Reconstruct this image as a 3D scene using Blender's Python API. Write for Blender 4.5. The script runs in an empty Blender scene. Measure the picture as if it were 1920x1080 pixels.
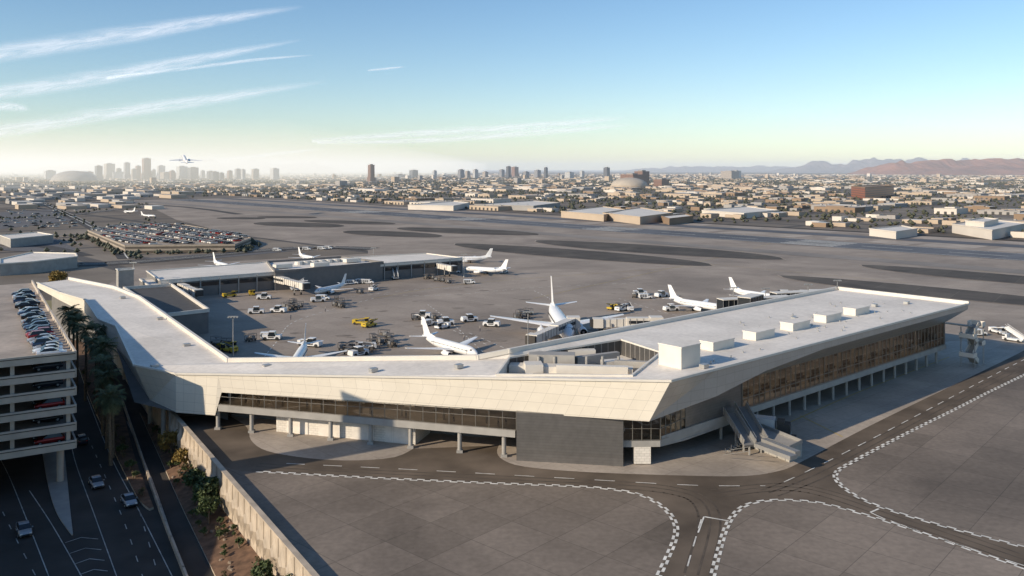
import bpy, bmesh, math, random
from mathutils import Vector, Matrix, noise
from mathutils.geometry import tessellate_polygon
random.seed(7)
R=random.random; U=random.uniform
H=46.0; F=1600.0; HZ=318.0
def gp(u,v,z=0.0):
    """survey bearing/depression -> real point on the level plane at height z"""
    d=F*(H-z)/(v-HZ); return Vector(((u-960)*d/F,d,z))
TH=math.radians(42); E1=Vector((math.cos(TH),math.sin(TH),0)); E2=Vector((-math.sin(TH),math.cos(TH),0))
sc=bpy.context.scene; COL=sc.collection

# ---------------------------------------------------------------- materials
MATS={}
def newmat(name):
    m=bpy.data.materials.new(name); m.use_nodes=True
    nt=m.node_tree; b=nt.nodes['Principled BSDF']; return m,nt,b
def rgba(c): return (c[0],c[1],c[2],1)
def mat(name,col,rough=.6,metal=0,var=.12,scale=.5,bump=0,spec=.5):
    if name in MATS: return MATS[name]
    m,nt,b=newmat(name); N=nt.nodes; L=nt.links
    b.inputs['Roughness'].default_value=rough; b.inputs['Metallic'].default_value=metal
    b.inputs['Specular IOR Level'].default_value=spec
    g=N.new('ShaderNodeNewGeometry'); n=N.new('ShaderNodeTexNoise'); n.inputs['Scale'].default_value=scale; n.inputs['Detail'].default_value=5
    L.new(g.outputs['Position'],n.inputs['Vector'])
    mr=N.new('ShaderNodeMapRange'); mr.inputs[1].default_value=.3; mr.inputs[2].default_value=.7
    mr.inputs[3].default_value=1-var; mr.inputs[4].default_value=1+var
    L.new(n.outputs['Fac'],mr.inputs[0])
    mx=N.new('ShaderNodeVectorMath'); mx.operation='SCALE'; mx.inputs[0].default_value=col[:3]
    L.new(mr.outputs[0],mx.inputs['Scale']); L.new(mx.outputs[0],b.inputs['Base Color'])
    if bump:
        bp=N.new('ShaderNodeBump'); bp.inputs['Strength'].default_value=bump; bp.inputs['Distance'].default_value=.1
        L.new(n.outputs['Fac'],bp.inputs['Height']); L.new(bp.outputs[0],b.inputs['Normal'])
    MATS[name]=m; return m
def gridmat(name,c1,c2,cm,w,h,mortar,uv=False,rot=0,stain=.25,sscale=.03,rough=.7,metal=0,offset=0,fine=.08,spec=.5):
    m,nt,b=newmat(name); N=nt.nodes; L=nt.links
    b.inputs['Roughness'].default_value=rough; b.inputs['Metallic'].default_value=metal; b.inputs['Specular IOR Level'].default_value=spec
    g=N.new('ShaderNodeNewGeometry')
    if uv:
        src=N.new('ShaderNodeUVMap').outputs[0]
    else:
        vr=N.new('ShaderNodeVectorRotate'); vr.rotation_type='Z_AXIS'; vr.inputs['Angle'].default_value=-rot
        L.new(g.outputs['Position'],vr.inputs['Vector']); src=vr.outputs[0]
    br=N.new('ShaderNodeTexBrick'); br.offset=offset; br.squash=1
    br.inputs['Color1'].default_value=rgba(c1); br.inputs['Color2'].default_value=rgba(c2); br.inputs['Mortar'].default_value=rgba(cm)
    br.inputs['Scale'].default_value=1; br.inputs['Mortar Size'].default_value=mortar; br.inputs['Mortar Smooth'].default_value=.3
    br.inputs['Brick Width'].default_value=w; br.inputs['Row Height'].default_value=h
    L.new(src,br.inputs['Vector'])
    n=N.new('ShaderNodeTexNoise'); n.inputs['Scale'].default_value=sscale; n.inputs['Detail'].default_value=8; n.inputs['Roughness'].default_value=.62
    n.inputs['Distortion'].default_value=.6
    L.new(g.outputs['Position'],n.inputs['Vector'])
    n2=N.new('ShaderNodeTexNoise'); n2.inputs['Scale'].default_value=1.2; n2.inputs['Detail'].default_value=6
    L.new(g.outputs['Position'],n2.inputs['Vector'])
    mr=N.new('ShaderNodeMapRange'); mr.inputs[1].default_value=.35; mr.inputs[2].default_value=.65; mr.inputs[3].default_value=1-stain; mr.inputs[4].default_value=1+stain*.5
    L.new(n.outputs['Fac'],mr.inputs[0])
    mr2=N.new('ShaderNodeMapRange'); mr2.inputs[1].default_value=.3; mr2.inputs[2].default_value=.7; mr2.inputs[3].default_value=1-fine; mr2.inputs[4].default_value=1+fine
    L.new(n2.outputs['Fac'],mr2.inputs[0])
    mu=N.new('ShaderNodeMath'); mu.operation='MULTIPLY'; L.new(mr.outputs[0],mu.inputs[0]); L.new(mr2.outputs[0],mu.inputs[1])
    mx=N.new('ShaderNodeVectorMath'); mx.operation='SCALE'; L.new(br.outputs['Color'],mx.inputs[0]); L.new(mu.outputs[0],mx.inputs['Scale'])
    L.new(mx.outputs[0],b.inputs['Base Color']); MATS[name]=m; return m

M_apron=gridmat('apron_concrete',(.325,.268,.216),(.36,.30,.243),(.22,.182,.15),6.5,6.5,.04,rot=TH,stain=.26,sscale=.022,spec=.15)
M_apron_d=gridmat('apron_concrete_shaded',(.195,.160,.128),(.25,.205,.165),(.13,.108,.088),7.5,7.5,.05,rot=TH+.1,stain=.36,sscale=.03,spec=.15,fine=.12)  # stained concrete, with the foreground shadow put into its darker base colour
M_pave=gridmat('pavement_concrete',(.40,.34,.28),(.435,.37,.305),(.28,.235,.195),5,5,.04,rot=TH,stain=.24,sscale=.05,spec=.15)
M_asph=mat('asphalt_service_road',(.135,.106,.08),.85,0,.34,.12,spec=.15)
M_asph2=mat('asphalt_road',(.062,.055,.048),.85,0,.25,.15,spec=.2)
M_runway=gridmat('runway_asphalt',(.125,.127,.135),(.155,.157,.165),(.11,.11,.11),60,9,.3,rot=TH,stain=.3,sscale=.01,spec=.2)
M_taxi=gridmat('taxiway_asphalt',(.26,.228,.195),(.29,.252,.215),(.2,.18,.16),60,9,.2,rot=TH,stain=.25,sscale=.01,spec=.2)
M_island=gridmat('infield_gravel',(.10,.085,.07),(.125,.107,.087),(.155,.135,.11),14,14,.12,rot=TH+.2,stain=.3,sscale=.04,spec=.1)
M_white=mat('white_paint_marking',(.7,.67,.6),.7,0,.3,.8)
M_yell=mat('yellow_paint_marking',(.5,.36,.08),.7,0,.2,.8)
M_roof=gridmat('roof_membrane',(.75,.69,.61),(.78,.72,.64),(.66,.61,.54),3,12,.03,rot=TH,stain=.14,sscale=.06,rough=.65,spec=.15)
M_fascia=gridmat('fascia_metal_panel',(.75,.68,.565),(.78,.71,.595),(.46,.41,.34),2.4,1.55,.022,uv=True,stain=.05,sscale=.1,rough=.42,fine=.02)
M_fascia_s=gridmat('fascia_metal_panel_shaded',(.55,.52,.47),(.58,.55,.5),(.38,.355,.32),2.4,1.6,.022,uv=True,stain=.06,sscale=.1,rough=.25,metal=.4,fine=.02)  # grayer copy of the front panel; the wing's shade is in the colour
M_metal=gridmat('corrugated_metal_panel',(.21,.20,.19),(.225,.215,.205),(.16,.153,.147),30,.45,.02,uv=True,stain=.1,sscale=.1,rough=.3,metal=.6)
M_parapet=mat('parapet_cap',(.68,.63,.55),.5,0,.05)
M_slab=mat('concrete_slab',(.34,.32,.29),.7,0,.12)
M_brickw=gridmat('white_block_wall',(.68,.63,.55),(.74,.68,.6),(.5,.46,.4),.8,.4,.03,uv=True,stain=.1,sscale=.2,offset=.5)
M_dark=mat('dark_interior',(.05,.045,.04),.8,0,.1)  # near-black stands in for shade inside the undercroft and garage decks
M_louver=gridmat('louver_screen',(.07,.066,.062),(.09,.085,.08),(.28,.26,.24),1.5,30,.09,uv=True,stain=.1,sscale=.1,rough=.4)
M_mull=mat('window_mullion',(.24,.22,.19),.4,.5,.05)
M_warm=mat('interior_wall',(.27,.24,.20),.7,0,.15,.4)
M_warmc=mat('interior_ceiling',(.46,.42,.37),.7,0,.1)
M_floor=mat('interior_floor',(.32,.29,.25),.5,0,.2)
M_panel=mat('interior_panel',(.17,.14,.11),.6,0,.15)
M_garage=mat('garage_concrete',(.47,.41,.34),.8,0,.14,.4)
M_garroof=gridmat('garage_deck',(.42,.345,.275),(.46,.38,.305),(.33,.27,.22),9,9,.05,rot=TH+.3,stain=.3,sscale=.08)
M_soil=mat('gravel_planter',(.14,.08,.048),.95,0,.45,.8,.5)
M_wallc=mat('retaining_wall_concrete',(.46,.38,.29),.8,0,.18,.5)
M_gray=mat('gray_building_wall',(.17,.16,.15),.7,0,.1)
M_darkroof=mat('shaded_roof',(.08,.074,.067),.8,0,.15)  # shade over the low connector roof put into the colour
M_wht=mat('vehicle_white',(.75,.74,.72),.35,0,.04)
M_rub=mat('tyre_rubber',(.02,.02,.02),.8,0,.1)
M_vgl=mat('vehicle_glass',(.02,.025,.03),.08,0,.05)
M_vy=mat('vehicle_yellow',(.55,.38,.03),.45,0,.08)
M_vg=mat('vehicle_gray',(.2,.2,.2),.5,.2,.1)
M_vd=mat('cart_dark',(.055,.05,.045),.6,.2,.15)
M_plane=mat('aircraft_white',(.80,.79,.77),.28,0,.03,.2)
M_planeg=mat('aircraft_gray',(.42,.42,.43),.35,.3,.05)
M_steel=mat('galvanised_steel',(.45,.44,.42),.4,.6,.08)
M_trunk=mat('bark',(.16,.12,.08),.9,0,.3,3)

def glassmat():
    m,nt,b=newmat('tinted_glass'); N=nt.nodes; L=nt.links; N.remove(b); out=N['Material Output']
    t=N.new('ShaderNodeBsdfTransparent'); t.inputs[0].default_value=(.66,.60,.53,1)
    g=N.new('ShaderNodeBsdfGlossy'); g.inputs['Color'].default_value=(.9,.88,.85,1); g.inputs['Roughness'].default_value=.03
    f=N.new('ShaderNodeFresnel'); f.inputs[0].default_value=2.05
    mx=N.new('ShaderNodeMixShader'); L.new(f.outputs[0],mx.inputs[0]); L.new(t.outputs[0],mx.inputs[1]); L.new(g.outputs[0],mx.inputs[2])
    L.new(mx.outputs[0],out.inputs[0]); return m
M_glass=glassmat()
def fillmat():
    m,nt,b=newmat('ceiling_light'); b.inputs['Emission Color'].default_value=(1,.84,.65,1); b.inputs['Emission Strength'].default_value=3.6; return m
M_fill=fillmat()  # added glow to brighten the dim interiors, not actual fittings

# ---------------------------------------------------------------- mesh builder
class MB:
    def __init__(s): s.v=[];s.f=[];s.m=[];s.uv=[]
    def face(s,pts,mi=0,uv=None):
        b=len(s.v); s.v+= [tuple(p) for p in pts]; s.f.append(list(range(b,b+len(pts)))); s.m.append(mi)
        s.uv.append(uv if uv else [(0,0)]*len(pts))
    def strip(s,top,bot,mi=0,u0=0):
        u=u0
        for i in range(len(top)-1):
            a,b,c,d=Vector(top[i]),Vector(top[i+1]),Vector(bot[i+1]),Vector(bot[i])
            w=(b-a).length; s.face([d,c,b,a],mi,[(u,d.z),(u+w,c.z),(u+w,b.z),(u,a.z)]); u+=w
    def prism(s,poly,z0,z1,mi=0,mt=None,bottom=False):
        n=len(poly); P=[Vector((p[0],p[1],z1)) for p in poly]; Q=[Vector((p[0],p[1],z0)) for p in poly]
        s.strip(P+[P[0]],Q+[Q[0]],mi); s.poly(P,mi if mt is None else mt)
        if bottom: s.poly(Q,mi)
    def poly(s,pts,mi=0,holes=()):
        loops=[[Vector(p) for p in pts]]+[[Vector(p) for p in h] for h in holes]
        allp=[p for l in loops for p in l]
        for t in tessellate_polygon([[Vector((p.x,p.y,0)) for p in l] for l in loops]):
            q=[allp[i] for i in t]
            if (q[1]-q[0]).cross(q[2]-q[0]).z<0: q=[q[0],q[2],q[1]]
            s.face(q,mi,[(p.x,p.y) for p in q])
    def box(s,c,sz,rz=0,mi=0,top=None):
        cx,cy,cz=c; x,y,z=sz[0]/2,sz[1]/2,sz[2]/2; co,si=math.cos(rz),math.sin(rz)
        P=[Vector((cx+a*x*co-b*y*si,cy+a*x*si+b*y*co,cz+d*z)) for d in(-1,1) for a,b in((-1,-1),(1,-1),(1,1),(-1,1))]
        for q in((0,1,5,4),(1,2,6,5),(2,3,7,6),(3,0,4,7)):
            w=(P[q[1]]-P[q[0]]).length
            s.face([P[i] for i in q],mi,[(0,0),(w,0),(w,sz[2]),(0,sz[2])])
        s.face([P[i] for i in(4,5,6,7)],mi if top is None else top,[(0,0),(sz[0],0),(sz[0],sz[1]),(0,sz[1])])
        s.face([P[i] for i in(3,2,1,0)],mi)
    def bar(s,a,b,w,h,mi=0):
        a=Vector(a);b=Vector(b);d=(b-a)
        if d.length<1e-6:return
        d.normalize(); up=Vector((0,0,1)) if abs(d.z)<.95 else Vector((1,0,0))
        sd=d.cross(up).normalized(); u2=sd.cross(d)
        r=lambda p:[p+sd*(w/2)*i+u2*(h/2)*j for i,j in((-1,-1),(1,-1),(1,1),(-1,1))]
        A,B=r(a),r(b)
        for i in range(4):
            j=(i+1)%4; s.face([A[j],A[i],B[i],B[j]][::-1],mi)
        s.face(A,mi); s.face(B[::-1],mi)
    def cyl(s,a,b,r0,r1=None,n=10,mi=0,cap=True):
        if r1 is None:r1=r0
        a=Vector(a);b=Vector(b);d=(b-a).normalized(); up=Vector((0,0,1)) if abs(d.z)<.9 else Vector((1,0,0))
        x=d.cross(up).normalized(); y=d.cross(x)
        A=[a+(x*math.cos(t)+y*math.sin(t))*r0 for t in[2*math.pi*i/n for i in range(n)]]
        B=[b+(x*math.cos(t)+y*math.sin(t))*r1 for t in[2*math.pi*i/n for i in range(n)]]
        for i in range(n):
            j=(i+1)%n; s.face([A[i],B[i],B[j],A[j]],mi)
        if cap: s.face(A,mi); s.face(B[::-1],mi)
    def loft(s,rings,mi=0,cap=True,mfun=None):
        for k in range(len(rings)-1):
            A,B=rings[k],rings[k+1]; n=len(A)
            for i in range(n):
                j=(i+1)%n; s.face([A[i],A[j],B[j],B[i]],mfun(k,i) if mfun else mi)
        if cap: s.face(rings[0][::-1],mi); s.face(rings[-1],mi)
    def pathwall(s,path,w,h,mi=0,closed=False):
        P=[Vector(p) for p in path]
        if closed:P.append(P[0])
        for i in range(len(P)-1):
            a,b=P[i],P[i+1]; d=(b-a).normalized()*w*.5
            s.bar(a-d*.9+Vector((0,0,h/2)),b+d*.9+Vector((0,0,h/2)),w,h,mi)
    def mesh(s,name,mats,smooth=False,weld=False):
        me=bpy.data.meshes.new(name); me.from_pydata(s.v,[],s.f)
        for m in mats: me.materials.append(m)
        me.polygons.foreach_set('material_index',s.m)
        ul=me.uv_layers.new(name='UVMap'); fl=[c for f in s.uv for q in f for c in q]; ul.data.foreach_set('uv',fl)
        if weld or smooth:
            bm=bmesh.new(); bm.from_mesh(me); bmesh.ops.remove_doubles(bm,verts=bm.verts,dist=.002)
            bmesh.ops.recalc_face_normals(bm,faces=bm.faces)
            if smooth:
                for f in bm.faces:f.smooth=True
                for e in bm.edges:
                    if len(e.link_faces)==2 and e.calc_face_angle(0)>math.radians(38): e.smooth=False
            bm.to_mesh(me); bm.free()
        me.update(); return me
    def obj(s,name,mats,parent=None,smooth=False,weld=False):
        return place(s.mesh(name,mats,smooth,weld),name,parent=parent)
def place(me,name,loc=(0,0,0),rz=0,scale=1,parent=None,rot=None):
    o=bpy.data.objects.new(name,me); COL.objects.link(o); o.location=loc
    o.rotation_euler=rot if rot else (0,0,rz)
    o.scale=(scale,)*3
    if parent:o.parent=parent
    return o
def empty(name,loc=(0,0,0)):
    o=bpy.data.objects.new(name,None); COL.objects.link(o); o.location=loc; o.empty_display_size=1; return o
def sheet(name,pts,z,m,holes=()):
    b=MB(); b.poly([Vector((p[0],p[1],z)) for p in pts],0,[[Vector((p[0],p[1],z)) for p in h] for h in holes]); return b.obj(name,[m])
def smoothpath(P,n=6):
    P=[Vector(p) for p in P]; out=[]
    for i in range(len(P)-1):
        p0=P[max(i-1,0)];p1=P[i];p2=P[i+1];p3=P[min(i+2,len(P)-1)]
        for k in range(n):
            t=k/n; out.append(.5*((2*p1)+(p2-p0)*t+(2*p0-5*p1+4*p2-p3)*t*t+(3*p1-p0-3*p2+p3)*t**3))
    out.append(P[-1]); return out
def sm(px,z=0,n=6): return smoothpath([gp(u,v,z) for u,v in px],n)
def dashes(b,path,w,dash,gap,z,mi=0,off=0):
    P=[Vector((p[0],p[1],z)) for p in path]; seg=[]; acc=0
    for i in range(len(P)-1):
        l=(P[i+1]-P[i]).length; seg.append((acc,acc+l,P[i],P[i+1])); acc+=l
    def at(s):
        for a,c,p,q in seg:
            if s<=c: return p.lerp(q,(s-a)/max(c-a,1e-6)),(q-p).normalized()
        return seg[-1][3],(seg[-1][3]-seg[-1][2]).normalized()
    s=0; per=dash+gap
    while s<acc:
        e=min(s+dash,acc); k=max(1,int((e-s)/3)) if gap>0 else 1
        pts=[at(s+(e-s)*i/k) for i in range(k+1)]
        for i in range(k):
            (p,d),(q,d2)=pts[i],pts[i+1]; n=Vector((-d.y,d.x,0)); n2=Vector((-d2.y,d2.x,0))
            b.face([p+n*(off-w/2),q+n2*(off-w/2),q+n2*(off+w/2),p+n*(off+w/2)][::1],mi)
        s+=per if gap>0 else dash
def line(b,path,w,z,off=0):
    P=[Vector((p[0],p[1],z)) for p in path]
    for i in range(len(P)-1):
        d=(P[i+1]-P[i]).normalized(); n=Vector((-d.y,d.x,0))
        b.face([P[i]+n*(off-w/2),P[i+1]+n*(off-w/2),P[i+1]+n*(off+w/2),P[i]+n*(off+w/2)])

# ---------------------------------------------------------------- world, sun, camera
SUNT=Vector((1,.6,0)).normalized(); EL=math.radians(23)
w=bpy.data.worlds.new("World"); sc.world=w; w.use_nodes=True
nt=w.node_tree; bg=nt.nodes['Background']; sky=nt.nodes.new('ShaderNodeTexSky'); sky.sky_type='NISHITA'; sky.sun_disc=False
sky.sun_elevation=EL; sky.sun_rotation=math.atan2(-SUNT.x,-SUNT.y); sky.air_density=1.0; sky.dust_density=.3; sky.ozone_density=2.6; sky.altitude=300
hs=nt.nodes.new('ShaderNodeHueSaturation'); hs.inputs['Saturation'].default_value=1.1
nt.links.new(sky.outputs[0],hs.inputs['Color']); nt.links.new(hs.outputs[0],bg.inputs[0]); bg.inputs[1].default_value=.145
sd=bpy.data.lights.new('sun','SUN'); sd.energy=4.95; sd.angle=math.radians(.5); sd.color=(1,.86,.67)
so=bpy.data.objects.new('sun',sd); COL.objects.link(so)
so.rotation_euler=Vector((SUNT.x*math.cos(EL),SUNT.y*math.cos(EL),-math.sin(EL))).to_track_quat('-Z','Y').to_euler()
cd=bpy.data.cameras.new('camera'); cam=bpy.data.objects.new('camera',cd); COL.objects.link(cam); sc.camera=cam
cam.location=(0,0,H); cam.rotation_euler=(math.radians(90),0,0); cd.lens=30; cd.sensor_width=36; cd.shift_y=-222/1920; cd.clip_end=400000; cd.clip_start=1
sc.view_settings.view_transform='Standard'; sc.view_settings.look='None'; sc.view_settings.exposure=0

# haze: layer of dusty air over the city; scatter plus added emission as in-scattered light
def haze(name,x0,x1,y0,y1,z1,dens,col,em,g=.2):
    b=MB(); b.box(((x0+x1)/2,(y0+y1)/2,(z1-40)/2),(x1-x0,y1-y0,z1+40))
    m=bpy.data.materials.new(name); m.use_nodes=True; N=m.node_tree.nodes; N.remove(N['Principled BSDF'])
    v=N.new('ShaderNodeVolumeScatter'); v.inputs['Color'].default_value=rgba(col); v.inputs['Density'].default_value=dens; v.inputs['Anisotropy'].default_value=g
    e=N.new('ShaderNodeEmission'); e.inputs['Color'].default_value=rgba(em[:3]); e.inputs['Strength'].default_value=dens*em[3]; a=N.new('ShaderNodeAddShader')
    L=m.node_tree.links; L.new(v.outputs[0],a.inputs[0]); L.new(e.outputs[0],a.inputs[1]); L.new(a.outputs[0],N['Material Output'].inputs['Volume']); b.obj(name,[m],weld=True)
haze('haze',-30000,30000,900,29000,240,1/16000,(.95,.97,1),(.8,.88,.95,.36))
haze('haze',-12000,-450,1700,16000,150,1/4200,(1,.96,.86),(1,.90,.66,.62))

# ---------------------------------------------------------------- ground
W1=gp(325,775,1); W0=gp(590,1080,1); wd=(W0-W1).normalized()
Wn=W0+wd*45; Wf=Vector((-150,300,0))
G=60000
g=gridmat('city_ground_blocks',(.19,.157,.123),(.26,.218,.172),(.12,.108,.095),130,90,5,rot=TH,stain=.45,sscale=.006,spec=.1)
ground=[(Wn.x,-500),(G,-500),(G,G*1.2),(-G,G*1.2),(-G,-500),(-420,-500),(-420,300),(Wf.x,Wf.y),(W1.x,W1.y),(W0.x,W0.y),(Wn.x,Wn.y)]
sheet('ground',ground,0,g)
RZ=-6.0
sheet('ground',[(-420,-500),(Wn.x+5,-500),(Wn.x+5,Wn.y),(W0.x,W0.y),(W1.x,W1.y),(Wf.x,Wf.y),(-150,305),(-420,305)],RZ,M_asph2)
def ab(a,b_,z=0): v=E1*a+E2*b_; return Vector((v.x,v.y,z))
ap=[(Wn.x,-450),ab(600,-900),ab(628,1330),ab(380,1330),gp(290,392),gp(330,412),gp(440,440),gp(690,470),gp(690,476),gp(250,500),(Wf.x,Wf.y),(W1.x,W1.y),(W0.x,W0.y),(Wn.x,Wn.y)]
sheet('apron',ap,.05,M_apron)
def band(name,a0,a1,b0,b1,z,m): return sheet(name,[ab(a0,b0),ab(a1,b0),ab(a1,b1),ab(a0,b1)],z,m)
band('runway',478,520,-700,1320,.12,M_runway)
band('taxiway',418,436,-700,1320,.11,M_taxi)
band('taxiway',558,578,-700,1320,.12,M_runway)
band('perimeter_road',606,616,-800,1330,.12,M_asph2)
mk=MB()
for a_ in(480,517): dashes(mk,[ab(a_,-690),ab(a_,1310)],.9,2000,0,.2)
dashes(mk,[ab(498,-690),ab(498,1310)],.9,30,20,.2)
for bb in(-300,60,250,420,600,780):
    for k in range(7): mk.poly([ab(482+k*5,bb,.2),ab(484+k*5,bb,.2),ab(484+k*5,bb+35,.2),ab(482+k*5,bb+35,.2)])
mk.obj('runway_markings',[M_white])
for i in range(34):
    b0=-420+i*38+U(-8,8); band('concrete_pad',524+U(0,4),552+U(0,5),b0,b0+U(14,32),.1,M_pave)
for i in range(16):
    b0=-420+i*60+U(-8,8); band('concrete_pad',582+U(0,3),600+U(0,4),b0,b0+U(20,46),.1,M_pave)
def lens(name,u0,v0,u1,v1,wd_,z=.15):
    A=gp(u0,v0);B=gp(u1,v1); d=B-A; n=Vector((-d.y,d.x,0)).normalized(); top=[];bot=[]
    for i in range(29):
        t=i/28; s=math.sin(math.pi*t)**.5*wd_/2; p=A.lerp(B,t); top.append(p+n*s*(.8+.4*t)); bot.append(p-n*s*(1.2-.4*t))
    sheet(name,top+bot[1:-1][::-1],z,M_island)
    b=MB(); pp=[A-d*.01]+top[1:-1]+[B+d*.01]+bot[1:-1][::-1]+[A-d*.01]; line(b,pp,.5,z+.03); b.obj('infield_edge_line',[M_pave])
for a_ in[(415,408,490,411,34),(487,406,590,409,36),(488,417,635,426,46),(575,413,738,421,38),(653,433,822,445,40),(750,427,1008,441,46),
          (856,457,1335,499,40),(1008,451,1468,487,46),(1463,517,2150,590,27),(1615,497,2150,548,30)]: lens('infield_gravel',*a_)

road=[(345,782),(335,785),(372,838),(405,868),(440,882),(480,886),(700,898),(900,907),(1080,914),(1150,920),(1200,930),(1240,952),(1262,980),(1263,1008),(1246,1050),(1222,1100)]
roadb=[(1335,1100),(1350,1040),(1365,990),(1385,960),(1410,946),(1450,940),(1500,941),(1560,950),(1700,992),(1920,1068),(2200,1160)]
roadc=[(2200,1100),(1920,1026),(1760,984),(1650,950),(1598,925),(1572,902),(1572,886),(1600,868),(1700,815),(1800,765),(1920,705),(2200,572)]
roadd=[(2200,540),(1990,622),(1925,655),(1880,678),(1700,765),(1600,815),(1500,868),(1460,884),(1400,893),(1300,893),(1100,886),(985,876),(945,864),(932,850),(935,836)]
roade=[(775,842),(740,858),(670,864),(600,862),(530,853),(490,842),(470,825),(466,808),(455,795),(420,775)]
A_=sm(road,0,3);B_=sm(roadb,0,3);C_=sm(roadc,0,3);D_=sm(roadd,0,3);E_=sm(roade,0,3)
sheet('service_road',A_+B_+C_+D_+E_,.075,M_asph)
sheet('apron_pavement',A_[6:]+[gp(600,1100),Vector((W0.x,W0.y,0)),Vector((W1.x+1,W1.y-1,0))],.07,M_apron_d)
sheet('apron_pavement',B_+[gp(2200,1200),gp(1335,1200)],.07,M_apron_d)
sheet('apron_pavement',C_+[gp(2600,572),gp(2600,1100)],.07,M_apron_d)
pv=[p.copy() for p in D_]
sheet('pavement',pv[3:]+[gp(935,828),gp(1400,760),gp(1780,640),gp(1840,640),gp(1990,615)],.07,M_pave)
sheet('pavement',E_+[gp(560,790),gp(775,815)],.07,M_pave)
mk=MB()
for o_,ph in((0,0),(.42,1)): 
    for P in(sm(road[5:],0,5),sm(roadb,0,5),sm(roadc,0,5)):
        if ph: d0=(P[1]-P[0]).normalized(); P[0]=P[0]+d0*1.0
        dashes(mk,P,.36,1.15,.85,.1,off=o_)
dashes(mk,sm([(537,870),(800,883),(1100,900),(1300,911),(1435,912)]),.18,3,3,.1)
dashes(mk,sm([(1470,905),(1560,862),(1700,790),(1920,675),(2100,590)]),.18,3,3,.1)
dashes(mk,sm([(1315,975),(1290,1060),(1283,1095)]),.18,3,2.5,.1)
dashes(mk,[gp(1320,970),gp(1366,978)],.28,50,0,.1); dashes(mk,[gp(1320,970),gp(1309,1000)],.2,50,0,.1)
dashes(mk,sm([(1670,978),(1760,1010),(1920,1062)]),.18,4,3,.1); dashes(mk,[gp(1632,962),gp(1648,955)],.28,50,0,.1);dashes(mk,[gp(1632,962),gp(1660,975)],.2,50,0,.1)
for pts in([(640,560),(760,545),(860,540)],[(480,690),(520,640),(560,600),(700,560)],[(905,660),(840,600),(800,570)],[(1160,560),(1260,590),(1350,600)],[(1060,650),(1040,570),(1000,545)],[(640,545),(800,555),(1000,540),(1200,530)],[(880,625),(950,655)],[(850,620),(920,650)]):
    dashes(mk,sm(pts),.25,2,2,.1)
mk.obj('road_markings',[M_white])
mk=MB()
for pts in([(1400,830),(1600,740),(1780,670)],[(420,560),(700,500),(1000,470),(1700,530)],[(1000,560),(1400,470),(1480,440)],[(1500,780),(1580,820)],[(700,560),(900,530),(1300,500)],[(1640,480),(1920,520)]):
    line(mk,sm(pts),.2,.1)
mk.obj('taxi_lines',[M_yell])
M_tyre=mat('tyre_marks',(.10,.08,.062),.8,0,.3,.5,spec=.2)
mk=MB()
for pts in([(480,875),(700,888),(1000,902),(1250,918),(1330,960),(1310,1080)],[(1440,925),(1550,880),(1750,775),(1920,690)],[(1340,925),(1500,915),(1700,975),(1920,1050)]):
    for o_ in(-1.6,-.1,1.2): line(mk,sm(pts,0,8),.28,.086,o_)
mk.obj('tyre_marks',[M_tyre])
M_stain=mat('apron_stain',(.24,.197,.155),.7,0,.3,.3,spec=.2)
mk=MB()
for i in range(90):
    p=gp(U(420,1300),U(525,665)); s=U(.4,1.8); n=11
    mk.poly([Vector((p.x+s*U(.5,1.3)*math.cos(k*2*math.pi/n)*1.8,p.y+s*U(.5,1.3)*math.sin(k*2*math.pi/n),.06+i*.0003)) for k in range(n)])
mk.obj('oil_stains',[M_stain])

# ---------------------------------------------------------------- lower roads (z=-6)
mk=MB()
def low(px,n=5): return smoothpath([gp(u,v,RZ) for u,v in px],n)
for p in([(128,800),(140,862),(175,960),(222,1090)],[(160,735),(205,850),(262,960),(330,1095)],[(238,790),(285,900),(350,1090)],[(55,920),(98,985),(158,1090)],[(0,860),(20,900),(60,1000),(95,1090)]):
    line(mk,low(p),.13,RZ+.03)
dashes(mk,low([(165,820),(200,900),(235,985),(272,1095)]),.13,2,4,RZ+.03)
dashes(mk,low([(262,960),(300,1090)]),.13,2,4,RZ+.03)
dashes(mk,low([(5,960),(35,1020),(75,1095)]),.13,2,4,RZ+.03)
for k in range(5):
    v=1008+k*20; line(mk,[gp(122+k*9,v+10,RZ),gp(152+k*8,v,RZ),gp(184+k*6,v+3,RZ)],.15,RZ+.03)
mk.obj('road_markings',[mat('worn_white_paint',(.42,.4,.36),.8,0,.4,.6)])
def lowbed(name,left,right,m,h):
    b=MB(); L_=low(left);R_=low(right)
    P=[Vector((p.x,p.y,0)) for p in L_+R_[::-1]]; b.prism(P,RZ,RZ+h,1,0); b.obj(name,[m,M_wallc])
lowbed('planter_median',[(130,640),(165,740),(205,830),(255,930),(280,958)],[(190,640),(222,740),(250,850),(275,920),(288,955)],M_soil,.35)
lowbed('walkway',[(75,820),(88,900),(105,960),(134,1004)],[(118,820),(126,900),(132,960),(137,1004)],M_slab,.15)
b=MB(); eL=low([(262,775),(300,860),(340,950),(405,1085),(430,1140)]); 
wl=[Vector((p.x,p.y,-4.4)) for p in [W1+(W0-W1)*(i/(len(eL)-1))*1.12 for i in range(len(eL))]]
el=[Vector((p.x,p.y,RZ+.25)) for p in eL]
b.strip(wl,el,0); b.strip(el,[Vector((p.x,p.y,RZ)) for p in eL],1); b.obj('planter_bed',[M_soil,M_wallc])
def bedpoint(t,s):
    i=t*(len(eL)-1); k=int(min(i,len(eL)-2)); f=i-k; return el[k].lerp(el[k+1],f).lerp(wl[k].lerp(wl[k+1],f),s)
b=MB(); rp=[Vector((Wf.x,Wf.y,0)),Vector((W1.x,W1.y,0)),Vector((Wn.x,Wn.y,0))]
n_=Vector((-wd.y,wd.x,0)); n_=-n_ if n_.x>0 else n_
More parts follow.
